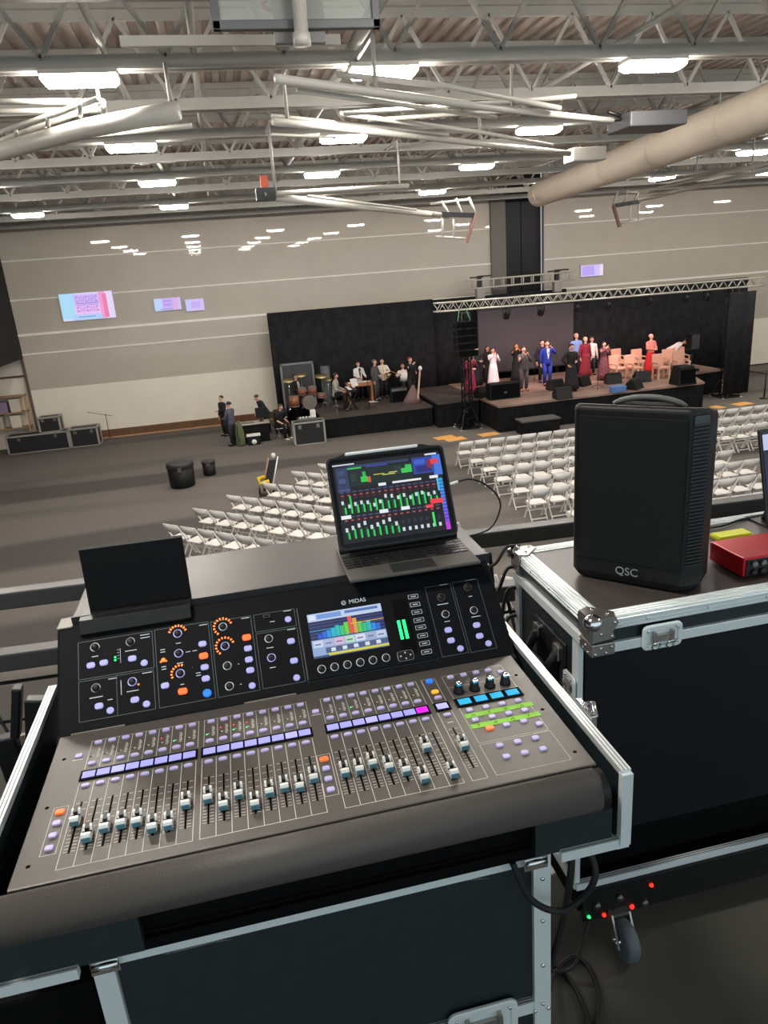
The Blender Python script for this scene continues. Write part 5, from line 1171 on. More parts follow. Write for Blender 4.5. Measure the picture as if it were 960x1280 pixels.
# sloping upper panel
P0 = Vector((0, 1.243, 5.236)); SD = Vector((0, .7219, .6920)); ND = Vector((0, -.6920, .7219)); FA = math.atan2(.692, .7219)
def F(x, s, h=0.0): return Vector((x / 1000, 0, 0)) + P0 + SD * (s / 1000) + ND * h
prof = [(1.222, 5.15), (1.222, 5.229), (1.228, 5.2335), (P0.y, P0.z)]
e = F(0, 200); prof += [(e.y, e.z), (e.y + .012, e.z + .006), (1.428, e.z + .006), (1.45, e.z - .01), (1.45, 5.15)]
mb = MB(); mb.prism(prof, -.402, .496, 'x'); obj('upper_panel', mb, M['face'], mx, bevel=.006, seg=3)
mb = MB(); mb.bx(-.4025, -.372, e.y + .004, 1.44, e.z + .004, e.z + .0075); obj('corner_highlight', mb, mat('corner_highlight', (120, 114, 104), .4), mx, bevel=.002)  # highlight on the rounded panel corner, put in as a pale strip
mb = MB(); mb.bx(-.375, -.28, 1.2335, 1.2365, 5.2355, 5.2385); mb.bx(-.06, .04, 1.2335, 1.2365, 5.2355, 5.2385); obj('lip_highlight', mb, mat('lip_highlight', (140, 132, 122), .4), mx)  # shine along the surface's rear lip, painted as paler strips

def place(name, mesh, parent, loc, rot=(0, 0, 0)):
    return link(name, mesh, parent, Vector(loc) - wloc(parent), rot)
def pillm(key, wd, ln, h, m, r=None):
    return pill(wd, ln, h, r).mesh(key, M[m])
# --- printed lines on the fader surface
mk = MB()
def ln(x0, y0, x1, y1, w_=1.0):
    a = Vector((x0, y0)); b = Vector((x1, y1)); d = (b - a).normalized() * w_ / 2; n = Vector((-d.y, d.x))
    P = lambda v: (v.x / 1000, v.y / 1000, ZS + .0004)
    mk.quad(P(a - n), P(b - n), P(b + n), P(a + n))
def frame(x0, y0, x1, y1): ln(x0, y0, x1, y0); ln(x1, y0, x1, y1); ln(x1, y1, x0, y1); ln(x0, y1, x0, y0)
banks = [[-323 + 23.6 * i for i in range(8)], [-124 + 23.7 * i for i in range(8)], [92.5 + 23.6 * i for i in range(8)]]
caps = [[992, 950, 963, 964, 961, 941, 940, 978], [981, 958, 976, 945, 966, 970, 964, 978], [976, 975, 984, 967, 950, 924, 997, 921]]
m_solo = pillm('solo_button', .0135, .0085, .0035, 'lav'); m_sel = pillm('select_button', .0145, .0085, .0035, 'lav'); m_mute = pillm('mute_button', .0145, .0078, .0035, 'lav')
m_sq = pillm('square_button', .0125, .0105, .0035, 'lav', .003); m_or = pillm('orange_button', .0145, .0105, .0035, 'orange', .003); m_bl = pillm('blue_button', .0145, .0125, .004, 'blue'); m_am = pillm('amber_button', .0145, .010, .0035, 'amber')
mbs = MB(); mbs.bx(-.0012, .0012, -.056, .056, 0, .0007); m_slot = mbs.mesh('fader_slot', M['slot'])
# fader cap: silver H with a black saddle
cb = MB(); prof_c = [(-.014, 0), (-.014, .009), (-.012, .013), (-.0065, .0126), (-.0022, .0075), (.0022, .0075), (.0065, .0126), (.012, .013), (.014, .009), (.014, 0)]
cb.prism(prof_c, -.0066, .0066, 'x'); m_cap = cb.mesh('fader_cap', M['capw'])
cs = MB(); cs.bx(-.003, .003, .0015, .0143, .006, .0134); cs.bx(-.0068, .0068, -.002, .002, .0066, .008); m_sad = cs.mesh('cap_groove', M['capb'])
cf = MB(); cf.bx(-.0064, .0064, -.0147, -.0138, .0005, .0085); m_cfr = cf.mesh('cap_front', mat('cap_cool_light', (104, 150, 168), .3, metal=.3))  # cool light on the cap's front face, painted as a teal plate
pc = MB(); pc.bx(-.001, .001, -.004, .004, .0, .004); m_stem = pc.mesh('cap_stem', M['capb'])
def fader(x, cy):
    place('fader_slot', m_slot, mx, (x / 1000, .981, ZS))
    c = place('fader_cap', m_cap, mx, (x / 1000, cy / 1000, ZS + .003))
    link('cap_groove', m_sad, c); link('cap_front', m_cfr, c); link('cap_stem', m_stem, c, (0, 0, -.003))
    for k, ty in enumerate((1034, 1018, 1002, 987, 973, 963, 955, 948, 941, 934, 928)):
        ln(x - 8.5, ty, x - 2.4, ty, 1.1); ln(x + 2.4, ty, x + 8.5, ty, 1.1)
def scribble(x, y, m, w_=.0205, h_=.0165):
    b = MB(); b.box((0, 0, .0012), (w_, h_, .0012)); return place('scribble_screen', b.mesh('scribble_screen', M[m]), mx, (x / 1000, y / 1000, ZS + .0012))
def led(x, y, m, r=.0016):
    b = MB(); b.lathe([(r, 0), (r * .7, .0008)], (0, 0, 0), 8); place('channel_led', b.mesh('channel_led', M[m]), mx, (x / 1000, y / 1000, ZS))
for j, xs in enumerate(banks):
    b = MB(); b.bx((xs[0] - 14) / 1000, (xs[-1] + 14) / 1000, 1.0905, 1.1165, ZS, ZS + .0022); obj('scribble_bezel', b, M['dark'], mx)
    fx0, fx1 = xs[0] - 12.5, xs[-1] + 12
    ln(fx0, 896, fx1, 896, 1.2)
    for i in range(9): ln(xs[0] - 12 + i * 23.6, 896, xs[0] - 12 + i * 23.6, 1086, 1.1); ln(xs[0] - 10 + i * 23.6, 1122, xs[0] - 10 + i * 23.6, 1203, .9)
    ln(fx0 + 2, 1203, fx1 + 2, 1203, .9)
    for i, x in enumerate(xs):
        place('solo_button', m_solo, mx, (x / 1000 + .002, 1.195, ZS)); place('select_button', m_sel, mx, (x / 1000, 1.135, ZS)); place('mute_button', m_mute, mx, (x / 1000 - .001, 1.076, ZS))
        scribble(x, 1103.5, 'scr_mag' if (j, i) == (2, 7) else ('scr_white' if (i * 5 + j) % 7 == 3 else 'scr_lav'))
        fader(x, caps[j][i])
        for k in range(7): ln(x + 3.5, 1152 + k * 4.4, x + 3.5 + (5.5 if k % 3 else 3.5), 1152 + k * 4.4, 1.9)
        ln(x + 7, 1150, x + 7, 1178, .7); ln(x - 4, 1158, x - .5, 1158, 2.4)
        led(x - 5.5, 1157, 'ledg' if (j, i) in ((0, 6), (1, 0), (1, 2), (1, 3), (2, 2)) else 'capb')
        if (j, i) in ((0, 5), (1, 1), (1, 2), (1, 3)): led(x - 4.5, 1172, 'ledr')
# main fader strip
xm = 295; fader(xm, 982); ln(282.5, 896, 307, 896, 1.1); ln(282.5, 896, 282.5, 1203, 1.0); ln(308, 896, 309, 1203, 1.0); ln(284, 1203, 309, 1203, 1.0)
b = MB(); b.bx(.2815, .3105, 1.0905, 1.1165, ZS, ZS + .0022); obj('scribble_bezel', b, M['dark'], mx); scribble(296, 1103.5, 'scr_white')
place('blue_button', m_bl, mx, (.297, 1.193, ZS)); place('amber_button', m_am, mx, (.297, 1.1545, ZS)); place('select_button', m_sel, mx, (.297, 1.134, ZS)); place('mute_button', m_mute, mx, (.297, 1.076, ZS)); ln(291, 1054, 302, 1054, 2.2)
# bank select columns and odd buttons
for x in (-353, 65):
    place('orange_button', m_or, mx, (x / 1000, 1.021, ZS))
    for y in (996, 969.5, 943): place('bank_button', m_sq, mx, (x / 1000, y / 1000, ZS))
    frame(x - 11, 930, x + 11, 1034)
    place('page_button', m_sq, mx, ((x + 4) / 1000, 1.1635, ZS)); ln(x - 5, 1154, x + 12, 1154, 2.2)
# assign section
m_enc = MB(); m_enc.lathe([(.0105, 0), (.0105, .004), (.0085, .006), (.0078, .016), (.0065, .018)], n=18); me_enc = m_enc.mesh('encoder', M['blk'])
m_ent = MB(); m_ent.lathe([(.0062, .018), (.0068, .019), (.0062, .0225), (.003, .0235)], n=18); m_ent.box((0, -.0065, .0205), (.009, .004, .004)); me_ent = m_ent.mesh('encoder_cap', M['chrome'])
b = MB(); b.bx(.3225, .4505, 1.0905, 1.1185, ZS, ZS + .0022); obj('scribble_bezel', b, M['dark'], mx)
for x in (339.5, 371, 402, 433):
    o = place('encoder', me_enc, mx, (x / 1000, 1.140, ZS)); link('encoder_cap', me_ent, o)
    scribble(x, 1104.5, 'scr_cyan', .023, .0175)
    for y in (1077, 1045.5): place('assign_button', m_sq, mx, (x / 1000, y / 1000, ZS))
for x in (340, 367, 393, 418): place('assign_button', m_sq, mx, (x / 1000, 1.194, ZS))
place('assign_button', m_sq, mx, (.439, 1.180, ZS))
place('orange_button', m_or, mx, (.355, 1.0145, ZS))
for x, y in ((386, 1015), (418, 1015), (440, 1000)): place('assign_button', m_sq, mx, (x / 1000, y / 1000, ZS))
for i, y in enumerate((1061.5, 1029)):
    b = MB(); b.bx(.326, .455, (y - 6.5) / 1000, (y + 6.5) / 1000, ZS, ZS + .0006); o = obj('green_tape', b, M['green'], mx)
    b = MB()
    for q in range(4):
        x = .338 + q * .031; z = ZS + .0008; yy = y / 1000
        if (q + i) % 3 == 0: pts = [(x, yy - .003), (x + .003, yy + .003), (x + .006, yy - .003)]
        elif (q + i) % 3 == 1: pts = [(x, yy + .003), (x + .005, yy + .003), (x + .001, yy - .003)]
        else: pts = [(x, yy), (x + .003, yy + .003), (x + .006, yy), (x + .003, yy - .003), (x, yy)]
        b.tube([(p[0], p[1], z) for p in pts], .0004, 4)
    obj('pen_mark', b, M['dark'], o)
frame(324, 982, 449, 1202); frame(323, 897, 450, 977); ln(326, 1122, 447, 1122, .8); ln(324, 1160, 448, 1160, .8); ln(420, 1207, 448, 1206, 1.6); ln(420, 978, 449, 978, 2.2)
for x in (354, 386, 418):
    for y in (965, 934.5): place('mute_group_button', m_sq, mx, (x / 1000, y / 1000, ZS))
for x, y in ((464, 1161), (464, 1039), (464, 913), (-374, 1164), (-376, 1039), (-376, 915)):
    b = MB(); b.lathe([(.0035, 0), (.0028, .0006)], n=10); place('screw', b.mesh('screw', M['slot']), mx, (x / 1000, y / 1000, ZS))
obj('panel_print', mk, M['mark'], mx)

# --- sloping panel: outlines, knobs, buttons
fk = MB()
def fln(x0, s0, x1, s1, w_=1.0, mbx=None):
    a = Vector((x0, s0)); b = Vector((x1, s1)); d = (b - a).normalized() * w_ / 2; n = Vector((-d.y, d.x))
    P = lambda v: tuple(F(v.x, v.y, .0005))
    (mbx or fk).quad(P(a - n), P(b - n), P(b + n), P(a + n))
def ffr(x0, s0, x1, s1, w_=1.0): fln(x0, s0, x1, s0, w_); fln(x1, s0, x1, s1, w_); fln(x1, s1, x0, s1, w_); fln(x0, s1, x0, s0, w_)
for b in ((-362, 98, -222, 173), (-362, 17, -224, 94), (-217, 17, -112, 174), (-107, 17, -27, 172), (-21, 135, 62, 172), (-21, 18, 62, 131), (67, 15, 334, 172), (343, 17, 399, 172), (404, 16, 460, 173)): ffr(*b)
fln(-293, 17, -293, 94, .8)
obj('panel_outline', fk, M['markf'], mx)
lt = MB()
for x, s, l in ((-331, 140, 12), (-264, 140, 22), (-236, 168, 18), (-236, 162, 18), (-331, 59, 24), (-306, 50, 9), (-264, 59, 22), (-236, 90, 18), (-300, 90, 16), (-173, 139, 10), (-204, 131, 9), (-204, 126, 9), (-204, 96, 9), (-204, 91, 9), (-156, 118, 9), (-143, 118, 9), (-173, 98, 12), (-172, 55, 7), (-140, 72, 9), (-140, 67, 9), (-122, 169, 16), (-38, 169, 16), (15, 152, 10), (48, 170, 16), (3, 98, 14), (50, 129, 16), (3, 57, 12), (-62, 76, 3), (-62, 35, 3), (372, 129, 24), (372, 90, 12), (435, 136, 8), (435, 90, 20), (445, 173, 22), (384, 172, 18), (-150, 85, 0.5)):
    fln(x - l / 2, s, x + l / 2, s, 1.5, lt)
for s0 in (134, 128, 122, 116): fln(-290, s0 + 12, -286, s0 + 12, .8, lt)
fln(-284, 118, -284, 148, .8, lt); fln(-285, 55, -285, 84, 1.2, lt)
obj('panel_lettering', lt, M['marklt'], mx)
kn = MB(); kn.lathe([(.0068, 0), (.0066, .004), (.0058, .0055), (.002, .006)], n=18); kn_m = kn.mesh('rotary_knob', M['blk'])
def ringm(m, r0=.0088, r1=.0105):
    b = MB(); n = 24; b.loft([[(r0 * math.cos(2 * PI * k / n), r0 * math.sin(2 * PI * k / n), .001) for k in range(n)], [(r1 * math.cos(2 * PI * k / n), r1 * math.sin(2 * PI * k / n), .001) for k in range(n)]], False)
    return b.mesh('knob_ring', M[m])
rk_l = ringm('lavf', .0066, .0088); rk_w = ringm('marklt', .0068, .0086); rk_d = ringm('alum2', .007, .009)
def knob(x, s, ring=None):
    o = place('rotary_knob', kn_m, mx, F(x, s), (FA, 0, 0))
    if ring: link('knob_ring', ring, o)
    return o
def arc(o, a0, a1, n=9, r=.0165, m='ledo'):
    b = MB()
    for k in range(n):
        a = math.radians(a0 + (a1 - a0) * k / (n - 1)); b.box((0, 0, 0), (.0042, .003, .001), Matrix.Translation((r * math.cos(a), r * math.sin(a), .001)) @ Matrix.Rotation(a, 4, 'Z'))
    link('led_ring', b.mesh('led_ring', M[m]), o)
knob(-331, 159, rk_d); knob(-264, 158, rk_d); knob(-331, 77, rk_d); knob(-264, 77, rk_l)
o = knob(-173, 159, rk_l); arc(o, 20, 160, 8, .0165); knob(-174, 118, rk_l); o = knob(-174, 77, rk_l); arc(o, 75, 200, 7, .0165)
o = knob(-84, 158, rk_w); arc(o, 20, 230, 11, .0175); o = knob(-84, 117, rk_l); arc(o, 20, 230, 11, .0175); knob(-84, 76, rk_w); knob(-84, 35, rk_w)
knob(3, 117, rk_w); knob(3, 77, rk_l); knob(372, 144, rk_d); knob(372, 106, rk_w); knob(435, 158, rk_d); knob(434, 104, rk_w)
def fl(x, s, m, r=.0022):
    b = MB(); b.lathe([(r, 0), (r * .7, .0008)], (0, 0, 0), 8); place('indicator_led', b.mesh('indicator_led', M[m]), mx, F(x, s), (FA, 0, 0))
fl(-294, 132, 'ledg'); fl(-294, 126, 'ledg'); fl(-253, 70, 'ledo'); fl(-204, 110, 'ledo', .0045); fl(-209, 107, 'ledo'); fl(-199, 107, 'ledo')
fb = pillm('panel_button', .0155, .0115, .0035, 'lavf', .0045); fr = pillm('round_button', .0135, .0125, .0035, 'lavf'); fo = pillm('orange_panel_button', .0175, .0125, .004, 'orange', .0045); fbl = pillm('blue_panel_button', .0165, .016, .004, 'blue')
for x, s in ((-339, 123), (-315, 124), (-262, 123), (-326, 41), (-261, 41), (-127, 129), (-127, 81), (-127, 58), (-204, 58), (-40, 104), (-41, 81), (-41, 59), (46, 104), (46, 63), (369, 71), (369, 48), (431, 71), (431, 47)): place('panel_button', fb, mx, F(x, s), (FA, 0, 0))
for x, s in ((-240, 110), (-306, 29), (-240, 29), (-41, 28), (47, 151), (46, 28), (384, 28), (445, 28)): place('round_button', fr, mx, F(x, s), (FA, 0, 0))
for x, s in ((-127, 104), (-172, 41), (-40, 127)): place('orange_panel_button', fo, mx, F(x, s), (FA, 0, 0))
place('blue_panel_button', fbl, mx, F(-127, 29), (FA, 0, 0))
b = MB(); b.box((0, 0, .002), (.014, .006, .004)); o = place('port_socket', b.mesh('port_socket', M['chrome']), mx, F(5, 164), (FA, 0, 0)); b = MB(); b.box((0, 0, .0042), (.011, .0035, .001)); link('port_opening', b.mesh('port_opening', M['dark']), o)
# colour screen
b = MB(); b.bx(-.133, .133, -.078, .078, 0, .004); o = place('screen_bezel', b.mesh('screen_bezel', M['face']), mx, F(201, 94), (FA, 0, 0))
bv = o.modifiers.new('edge', 'BEVEL'); bv.width = .002; bv.segments = 2
for sx in (-.1335,): b = MB(); b.bx(sx - .001, sx + .001, -.075, .075, 0, .0045); link('bezel_edge', b.mesh('bezel_edge', M['chrome']), o)
scx, scs, sw, sh = 163, 105, .155, .094
g = MB(); gm = []; cidx = {}
def px(c, u0, v0, u1, v1, layer=0):
    if c not in cidx: cidx[c] = len(gm); gm.append(em('pic_%d_%d_%d' % c, c, .9))
    g.cur = cidx[c]; z = .0046 + .00012 * layer
    X = lambda u: (u - .5) * sw; Y = lambda v: (v - .5) * sh
    g.quad((X(u0), Y(v0), z), (X(u1), Y(v0), z), (X(u1), Y(v1), z), (X(u0), Y(v1), z))
px((150, 176, 220), 0, 0, 1, 1); px((196, 214, 240), 0, .82, 1, 1, 1); px((34, 44, 92), 0, .4, 1, .82, 1)
px((226, 236, 255), .02, .86, .1, .97, 2); px((120, 160, 226), .12, .86, .45, .97, 2); px((90, 120, 190), .5, .9, .95, .96, 2)
for k in range(14):
    u = .1 + k * .06; hh = (.1, .14, .16, .2, .24, .22, .28, .4, .34, .24, .2, .22, .16, .14)[k]
    c = ((30, 90, 220), (30, 110, 230), (30, 160, 230), (40, 190, 220), (40, 200, 190), (60, 210, 120), (120, 220, 60), (240, 90, 60), (230, 170, 40), (90, 210, 90), (40, 200, 140), (40, 190, 200), (40, 150, 230), (40, 110, 230))[k]
    px(c, u, .42, u + .055, .42 + hh, 2)
for k in range(5): px((110, 130, 190), 0, .46 + k * .075, 1, .465 + k * .075, 3)
px((240, 200, 70), .55, .64, 1, .655, 4); px((40, 180, 220), 0, .6, .35, .612, 4)
for k in range(7): px(((210, 222, 246), (180, 190, 224), (230, 190, 220), (190, 230, 200), (226, 226, 246), (170, 180, 214), (200, 212, 240))[k], .02 + k * .14, .23, .15 + k * .14, .38, 2); px((110, 122, 160), .04 + k * .14, .28, .12 + k * .14, .31, 3)
px((80, 96, 140), .17, .08, 1, .2, 2); px((60, 80, 130), 0, 0, 1, .045, 3); px((222, 214, 60), .2, .02, 1, .07, 4)
for k in range(5): px((226, 232, 240), .24 + k * .15, .1, .3 + k * .15, .18, 3)
link('colour_screen', g.mesh('colour_screen', gm), o, (( scx - 201) / 1000, (scs - 94) / 1000, 0))
b = MB(); b.bx(-.016, .016, -.06, .06, .0042, .0044); link('meter_window', b.mesh('meter_window', M['dark']), o, (.079, .0, 0))
for x in (-.0055, .0055):
    b = MB()
    for k in range(16): b.bx(x - .0032, x + .0032, -.03 + k * .0026, -.03 + k * .0026 + .002, .0046, .005)
    link('level_meter', b.mesh('level_meter', M['ledg']), o, (.074, .003, 0))
for s in (154, 136, 119, 101, 85, 67, 50, 32):
    b = pill(.022, .0095, .003, .003); bt = link('screen_button', b.mesh('screen_button', M['blk']), o, ((312 - 201) / 1000, (s - 94) / 1000, .004))
    b = MB(); r = .0105; h = .0042
    b.box((0, h, .0026), (2 * r, .0007, .0012)); b.box((0, -h, .0026), (2 * r, .0007, .0012)); b.box((r, 0, .0026), (.0007, 2 * h, .0012)); b.box((-r, 0, .0026), (.0007, 2 * h, .0012)); b.box((0, 0, .0031), (.011, .0016, .0006)); link('button_outline', b.mesh('button_outline', M['marklt']), bt)
b = pill(.034, .022, .003, .006); bt = link('navigation_pad', b.mesh('navigation_pad', M['blk']), o, ((268 - 201) / 1000, (32 - 94) / 1000, .004))
b = MB()
for x, y in ((0, .006), (0, -.006), (-.01, 0), (.01, 0)): b.box((x, y, .0032), (.0028, .0028, .0006))
nn = 20; b.tube([(.0165 * math.copysign(abs(math.cos(2 * PI * k / nn)) ** .4, math.cos(2 * PI * k / nn)), .0105 * math.copysign(abs(math.sin(2 * PI * k / nn)) ** .4, math.sin(2 * PI * k / nn)), .002) for k in range(nn + 1)], .0005, 4); link('arrow_marks', b.mesh('arrow_marks', M['marklt']), bt)
for x in (97, 123, 149, 175, 201, 228): k_ = place('screen_knob', kn_m, mx, F(x, 35, .004), (FA, 0, 0)); link('knob_ring', rk_w, k_)
tx = text('brand_lettering', 'MIDAS', .0125, F(194, 165.5, .0046), (FA, 0, 0), M['marklt'], mx)
b = MB(); b.tube([(.0042 * math.cos(k * PI / 8), .0042 * math.sin(k * PI / 8), .0008) for k in range(17)], .0009, 5); b.box((0, 0, .0008), (.005, .0014, .0008)); place('brand_emblem', b.mesh('brand_emblem', M['marklt']), mx, F(165, 165.5, .0042), (FA, 0, 0))

# --- black blank panel on a ledge behind the mixer's end
t = thing('tablet_holder', (-.24, 1.42, 5.38), 'blank black panel standing upright on a ledge behind one end of the mixer', 'panel')
T = Matrix.Translation((-.240, 1.418, 5.3955)) @ Matrix.Rotation(-.03, 4, 'Z') @ Matrix.Rotation(math.radians(-6), 4, 'X')
mb = MB(); mb.bx(-.1, .1, -.004, .004, 0, .132, T); obj('panel', mb, mat('blank_black', (13, 13, 14), .6, spec=.15), t, bevel=.0015)
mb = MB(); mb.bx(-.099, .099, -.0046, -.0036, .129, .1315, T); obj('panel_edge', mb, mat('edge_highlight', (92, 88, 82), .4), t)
mb = MB(); mb.prism([(1.3755, 5.3635), (1.3705, 5.371), (1.384, 5.394), (1.425, 5.3965), (1.425, 5.3955), (1.402, 5.3955), (1.402, 5.3815), (1.39, 5.3805)], -.356, -.143, 'x'); obj('ledge', mb, M['blk_metal'], t, bevel=.0015)
mb = MB(); mb.bar((-.243, 1.425, 5.45), (-.243, 1.49, 5.3955), .04, .006); obj('rear_strut', mb, M['blk_metal'], t)

# --- tablet in a keyboard case
tb = thing('tablet', (.32, 1.44, 5.395), 'tablet in a black keyboard case showing a green fader app behind the mixer', 'tablet')
mb = MB(); mb.prism([(.182, 1.357), (.466, 1.352), (.466, 1.545), (.182, 1.545)], 5.3955, 5.403); obj('keyboard_base', mb, M['kb'], tb, bevel=.003)
mb = MB(); mb.bx(.276, .372, 1.362, 1.41, 5.4028, 5.4036); obj('trackpad', mb, mat('trackpad', (44, 43, 44), .35), tb, bevel=.001)
km = MB(); km.box((0, 0, .0008), (.0148, .0115, .0022)); kmesh = km.mesh('key', M['key'])
wide = MB(); wide.box((0, 0, .0008), (.025, .0115, .0022)); wmesh = wide.mesh('key', M['key'])
space = MB(); space.box((0, 0, .0008), (.085, .0115, .0022)); smesh = space.mesh('key', M['key'])
for r in range(5):
    y = 1.424 + r * .0148
    if r == 0:
        for x in (.196, .2145, .233, .2525, .395, .413, .4325, .451): place('key', kmesh, tb, (x, y, 5.403))
        place('key', smesh, tb, (.3235, y, 5.403))
    else:
        for k in range(15): place('key', kmesh if k < 14 else kmesh, tb, (.194 + k * .0186 - (r % 2) * .001, y, 5.403))
km2 = MB(); km2.bx(.1845, .4635, 1.416, 1.494, 5.4022, 5.4032); obj('key_well', km2, mat('key_well', (38, 36, 36), .6), tb)
mb = MB(); mb.tube([(.186, 1.512, 5.409), (.462, 1.512, 5.409)], .0075, 10); obj('hinge', mb, M['blk_metal'], tb)
mb = MB(); mb.add([(.2, 1.515, 5.41), (.45, 1.515, 5.41), (.45, 1.56, 5.50), (.2, 1.56, 5.50), (.2, 1.521, 5.407), (.45, 1.521, 5.407), (.45, 1.566, 5.497), (.2, 1.566, 5.497)], [(0, 1, 2, 3), (7, 6, 5, 4), (0, 4, 5, 1), (1, 5, 6, 2), (2, 6, 7, 3), (3, 7, 4, 0)]); obj('rear_flap', mb, M['blk_metal'], tb)
TA = math.radians(-27)
T = Matrix.Translation((.319, 1.472, 5.424)) @ Matrix.Rotation(TA, 4, 'X')
def tp(x, z, y=0.0): return tuple(T @ Vector((x, y, z)))
W2, HT = .1375, .212; rr = .013; pts = []
for cx, cz, a0 in ((W2 - rr, HT - rr, 0), (-W2 + rr, HT - rr, PI / 2), (-W2 + rr, rr, PI), (W2 - rr, rr, 1.5 * PI)):
    for i in range(6): a = a0 + PI / 2 * i / 5; pts.append((cx + rr * math.cos(a), cz + rr * math.sin(a)))
mb = MB(); mb.loft([[(x, .0, z) for x, z in pts], [(x, .009, z) for x, z in pts]], True, T); obj('tablet_shell', mb, M['blk_metal'], tb, bevel=.0012)
mb = MB(); mb.loft([[(x * .965, -.0006, .106 + (z - .106) * .955) for x, z in pts], [(x * .965, .001, .106 + (z - .106) * .955) for x, z in pts]], True, T); gl = obj('screen_glass', mb, M['glass'], tb)
mb = MB(); mb.bx(-.092, .078, -.004, .010, HT + .0005, HT + .008, T); obj('stylus', mb, mat('stylus_white', (226, 226, 224), .35), tb, bevel=.003)
mb = MB(); mb.bx(-.115, .115, .002, .011, HT - .001, HT + .0015, T); mb.prism([(-.115, HT), (-.09, HT + .009), (.09, HT + .009), (.115, HT)], .008, .012, 'y', T); obj('case_ridge', mb, M['blk_metal'], tb)
g = MB(); gm = []; cidx = {}; AW, AH = .25, .183; A0 = .0145
def ap(c, u0, v0, u1, v1, layer=0):
    if c not in cidx: cidx[c] = len(gm); gm.append(em('pic_%d_%d_%d' % c, c, .95))
    g.cur = cidx[c]; y = -.0008 - .00008 * layer; X = lambda u: (u - .5) * AW; Z = lambda v: A0 + v * AH
    g.quad((X(u0), y, Z(v0)), (X(u1), y, Z(v0)), (X(u1), y, Z(v1)), (X(u0), y, Z(v1)), T)
ap((14, 15, 24), 0, 0, .995, 1); ap((220, 226, 240), .0, .965, .2, .98, 1); ap((226, 230, 240), .86, .965, .97, .985, 1)
ap((46, 58, 92), .02, .66, .13, .94, 1); ap((60, 74, 112), .04, .84, .1, .9, 2); ap((70, 84, 124), .04, .74, .1, .8, 2); ap((66, 80, 126), .02, .64, .13, .67, 2)
ap((44, 60, 96), .13, .92, .7, .955, 1); ap((64, 186, 92), .13, .905, .26, .925, 2); ap((58, 62, 140), .3, .905, .5, .935, 2)
ap((18, 38, 36), .14, .69, .72, .9, 1); ap((34, 54, 54), .15, .75, .2, .85, 2); ap((34, 54, 54), .56, .78, .63, .88, 2)
ap((60, 200, 76), .24, .73, .3, .80, 3); ap((50, 180, 76), .26, .80, .29, .86, 3); ap((200, 100, 70), .3, .72, .33, .79, 3); ap((60, 200, 84), .62, .78, .72, .84, 3); ap((56, 190, 84), .66, .84, .72, .88, 3)
ap((210, 200, 90), .36, .80, .46, .81, 3); ap((210, 220, 120), .44, .785, .56, .795, 3); ap((220, 210, 110), .5, .805, .58, .815, 3)
ap((44, 66, 160), .73, .74, .93, .95, 1); ap((60, 96, 200), .75, .86, .85, .92, 2); ap((40, 40, 120), .76, .76, .9, .84, 2); ap((150, 30, 40), .87, .8, .91, .9, 3); ap((235, 60, 70), .9, .85, .97, .91, 3); ap((70, 120, 220), .92, .7, 1, .96, 1)
ap((232, 236, 244), .39, .655, .46, .69, 3); ap((236, 238, 244), .52, .665, .79, .69, 3); ap((240, 242, 248), .87, .665, .95, .7, 3)
for k in range(16):
    u = .035 + k * .0565
    ap((70, 76, 120), u - .005, .62, u + .035, .635, 1); ap((120, 34, 54), u, .575, u + .032, .6, 1); ap((90, 30, 50), u + .004, .545, u + .028, .56, 1); ap((190, 130, 140), u + .008, .585, u + .022, .592, 2)
    ap((20, 66, 40), u, .36, u + .034, .5, 1); f_ = (.12, .07, .09, .1, .09, .05, .08, .14, .13, .1, .12, .08, .11, .12, .09, .1)[k]
    ap((48, 214, 96), u + .018, .36, u + .033, .36 + (.08, .22, .1, .1, .1, .15, .12, .1, .1, .16, .1, .14, .16, .15, .1, .08)[k], 2); ap((206, 222, 226), u - .004, .36 + f_, u + .018, .36 + f_ + .045, 3)
    ap((76, 84, 130), u - .005, .315, u + .035, .328, 1); ap((120, 34, 54), u, .268, u + .032, .292, 1); ap((196, 130, 140), u + .008, .276, u + .022, .284, 2)
    if k < 9:
        ap((20, 80, 44), u + .004, .06, u + .03, .17, 1); ap((48, 214, 96), u + .016, .05, u + .03, .13 + .05 * ((k * 3) % 4) / 4, 2); ap((206, 222, 226), u - .004, .14 + .02 * ((k * 5) % 4), u + .02, .19 + .02 * ((k * 5) % 4), 3)
    else: ap((206, 222, 226), u, .06, u + .024, .105, 2); ap((40, 46, 60), u, .15, u + .024, .2, 1)
ap((70, 226, 110), .835, .06, .855, .24, 4); ap((240, 242, 248), .01, .3, .1, .345, 3); ap((236, 240, 248), .36, .315, .44, .36, 3); ap((236, 240, 248), .56, .318, .64, .36, 3); ap((240, 60, 76), .84, .345, .96, .405, 4); ap((240, 70, 80), .79, .3, .86, .34, 4)
for k in range(14):
    c = (int(40 + 8 * k), int(170 - 8 * k), 236); ap(c, .945, .62 - k * .043, .985, .655 - k * .043, 2)
ap((90, 190, 236), .93, .5, .945, .66, 2); ap((196, 60, 226), .945, .0, .985, .1, 3)
link('app_display', g.mesh('app_display', gm), gl, -Vector(wloc(gl)))
t = thing('charging_cable', (.5, 1.52, 5.5), 'black charging cable with white plug running from the tablet edge down to the hood', 'cable')
a = Vector(tp(W2 + .001, .118, .004)); mb = MB(); mb.tube([a, a + Vector((.02, .003, .002))], .0035, 8); obj('plug', mb, M['paperw'], t)
p_ = [a + Vector((.02, .003, .002)), a + Vector((.05, .004, .004)), a + Vector((.085, .004, -.012)), a + Vector((.115, .0, -.045)), a + Vector((.12, 0, -.08)), a + Vector((.09, .0, -.125)), a + Vector((.02, .03, -.149))]
out = []
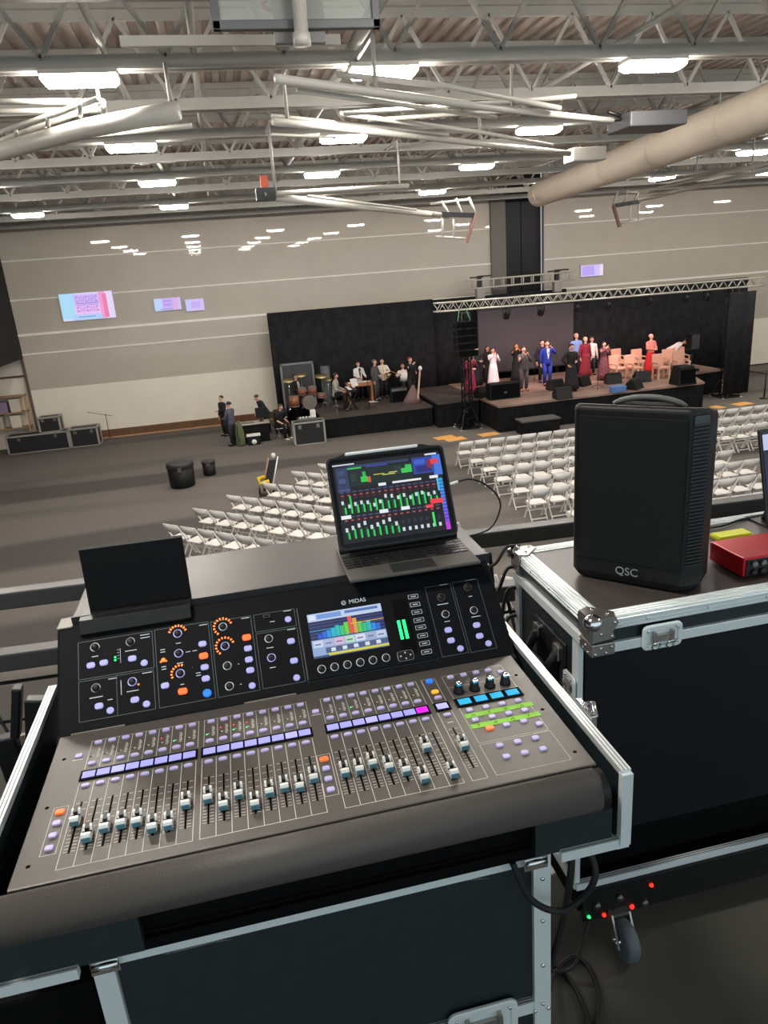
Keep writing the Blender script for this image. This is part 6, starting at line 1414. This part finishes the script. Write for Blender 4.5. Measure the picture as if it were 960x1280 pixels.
for i in range(len(p_) - 1):
    q0 = p_[max(i - 1, 0)]; q1 = p_[i]; q2 = p_[i + 1]; q3 = p_[min(i + 2, len(p_) - 1)]
    for k in range(8): s = k / 8; out.append(.5 * ((2 * q1) + (q2 - q0) * s + (2 * q0 - 5 * q1 + 4 * q2 - q3) * s * s + (3 * q1 - q0 - 3 * q2 + q3) * s ** 3))
mb = MB(); mb.tube(out + [p_[-1]], .0022, 8); obj('cord', mb, M['rubber'], t)

# --- loose cables
cable('cable', [(.45, .87, 5.13), (.46, .83, 5.07), (.44, .835, 5.015), (.40, .84, 4.995), (.355, .845, 5.03), (.33, .855, 5.10)], .0055, M['rubber'], 'thick black cable looped under the front corner of the mixer')
cable('cable', [(.44, .87, 5.08), (.43, .86, 5.02), (.425, .88, 4.9), (.43, .95, 4.7), (.47, 1.05, 4.45), (.56, 1.2, 4.363), (.63, 1.24, 4.357), (.655, 1.2, 4.357), (.64, 1.12, 4.357), (.585, 1.04, 4.357), (.5, .92, 4.357)], .006, M['rubber'], 'black cable dropping from the mixer case and looping across the balcony floor')
cable('cable', [(.47, 1.25, 4.357), (.54, 1.27, 4.357), (.585, 1.22, 4.357), (.60, 1.14, 4.357), (.575, 1.05, 4.357), (.48, .93, 4.357)], .006, M['rubber'], 'inner of the two black cables looping across the balcony floor')
cable('cable', [(.44, 1.15, 4.362), (.52, 1.22, 4.362), (.61, 1.2, 4.375), (.68, 1.25, 4.454)], .004, M['rubber'], 'thin black lead running to the green lamp under the larger case')
for i, (z, q, l) in enumerate(((5.34, .0, 'topmost'), (5.28, .02, 'second'), (5.22, .05, 'third'), (5.14, .03, 'lowest'))):
    cable('cable', [(.496, 1.48, z), (.53, 1.52 + q, z - .03), (.575, 1.56, z - .04 - q), (.62, 1.60, z - .02), (.665, 1.63, z - .035)], .0045, M['rubber'], 'black cable hanging between the two cases, %s of four' % l, group='cables hanging between the two cases')
cable('cable', [(.56, 1.56, 5.33), (.57, 1.57, 5.2), (.555, 1.57, 5.05), (.57, 1.56, 4.8), (.56, 1.55, 4.356)], .005, M['rubber'], 'black cable dropping straight down between the two cases')
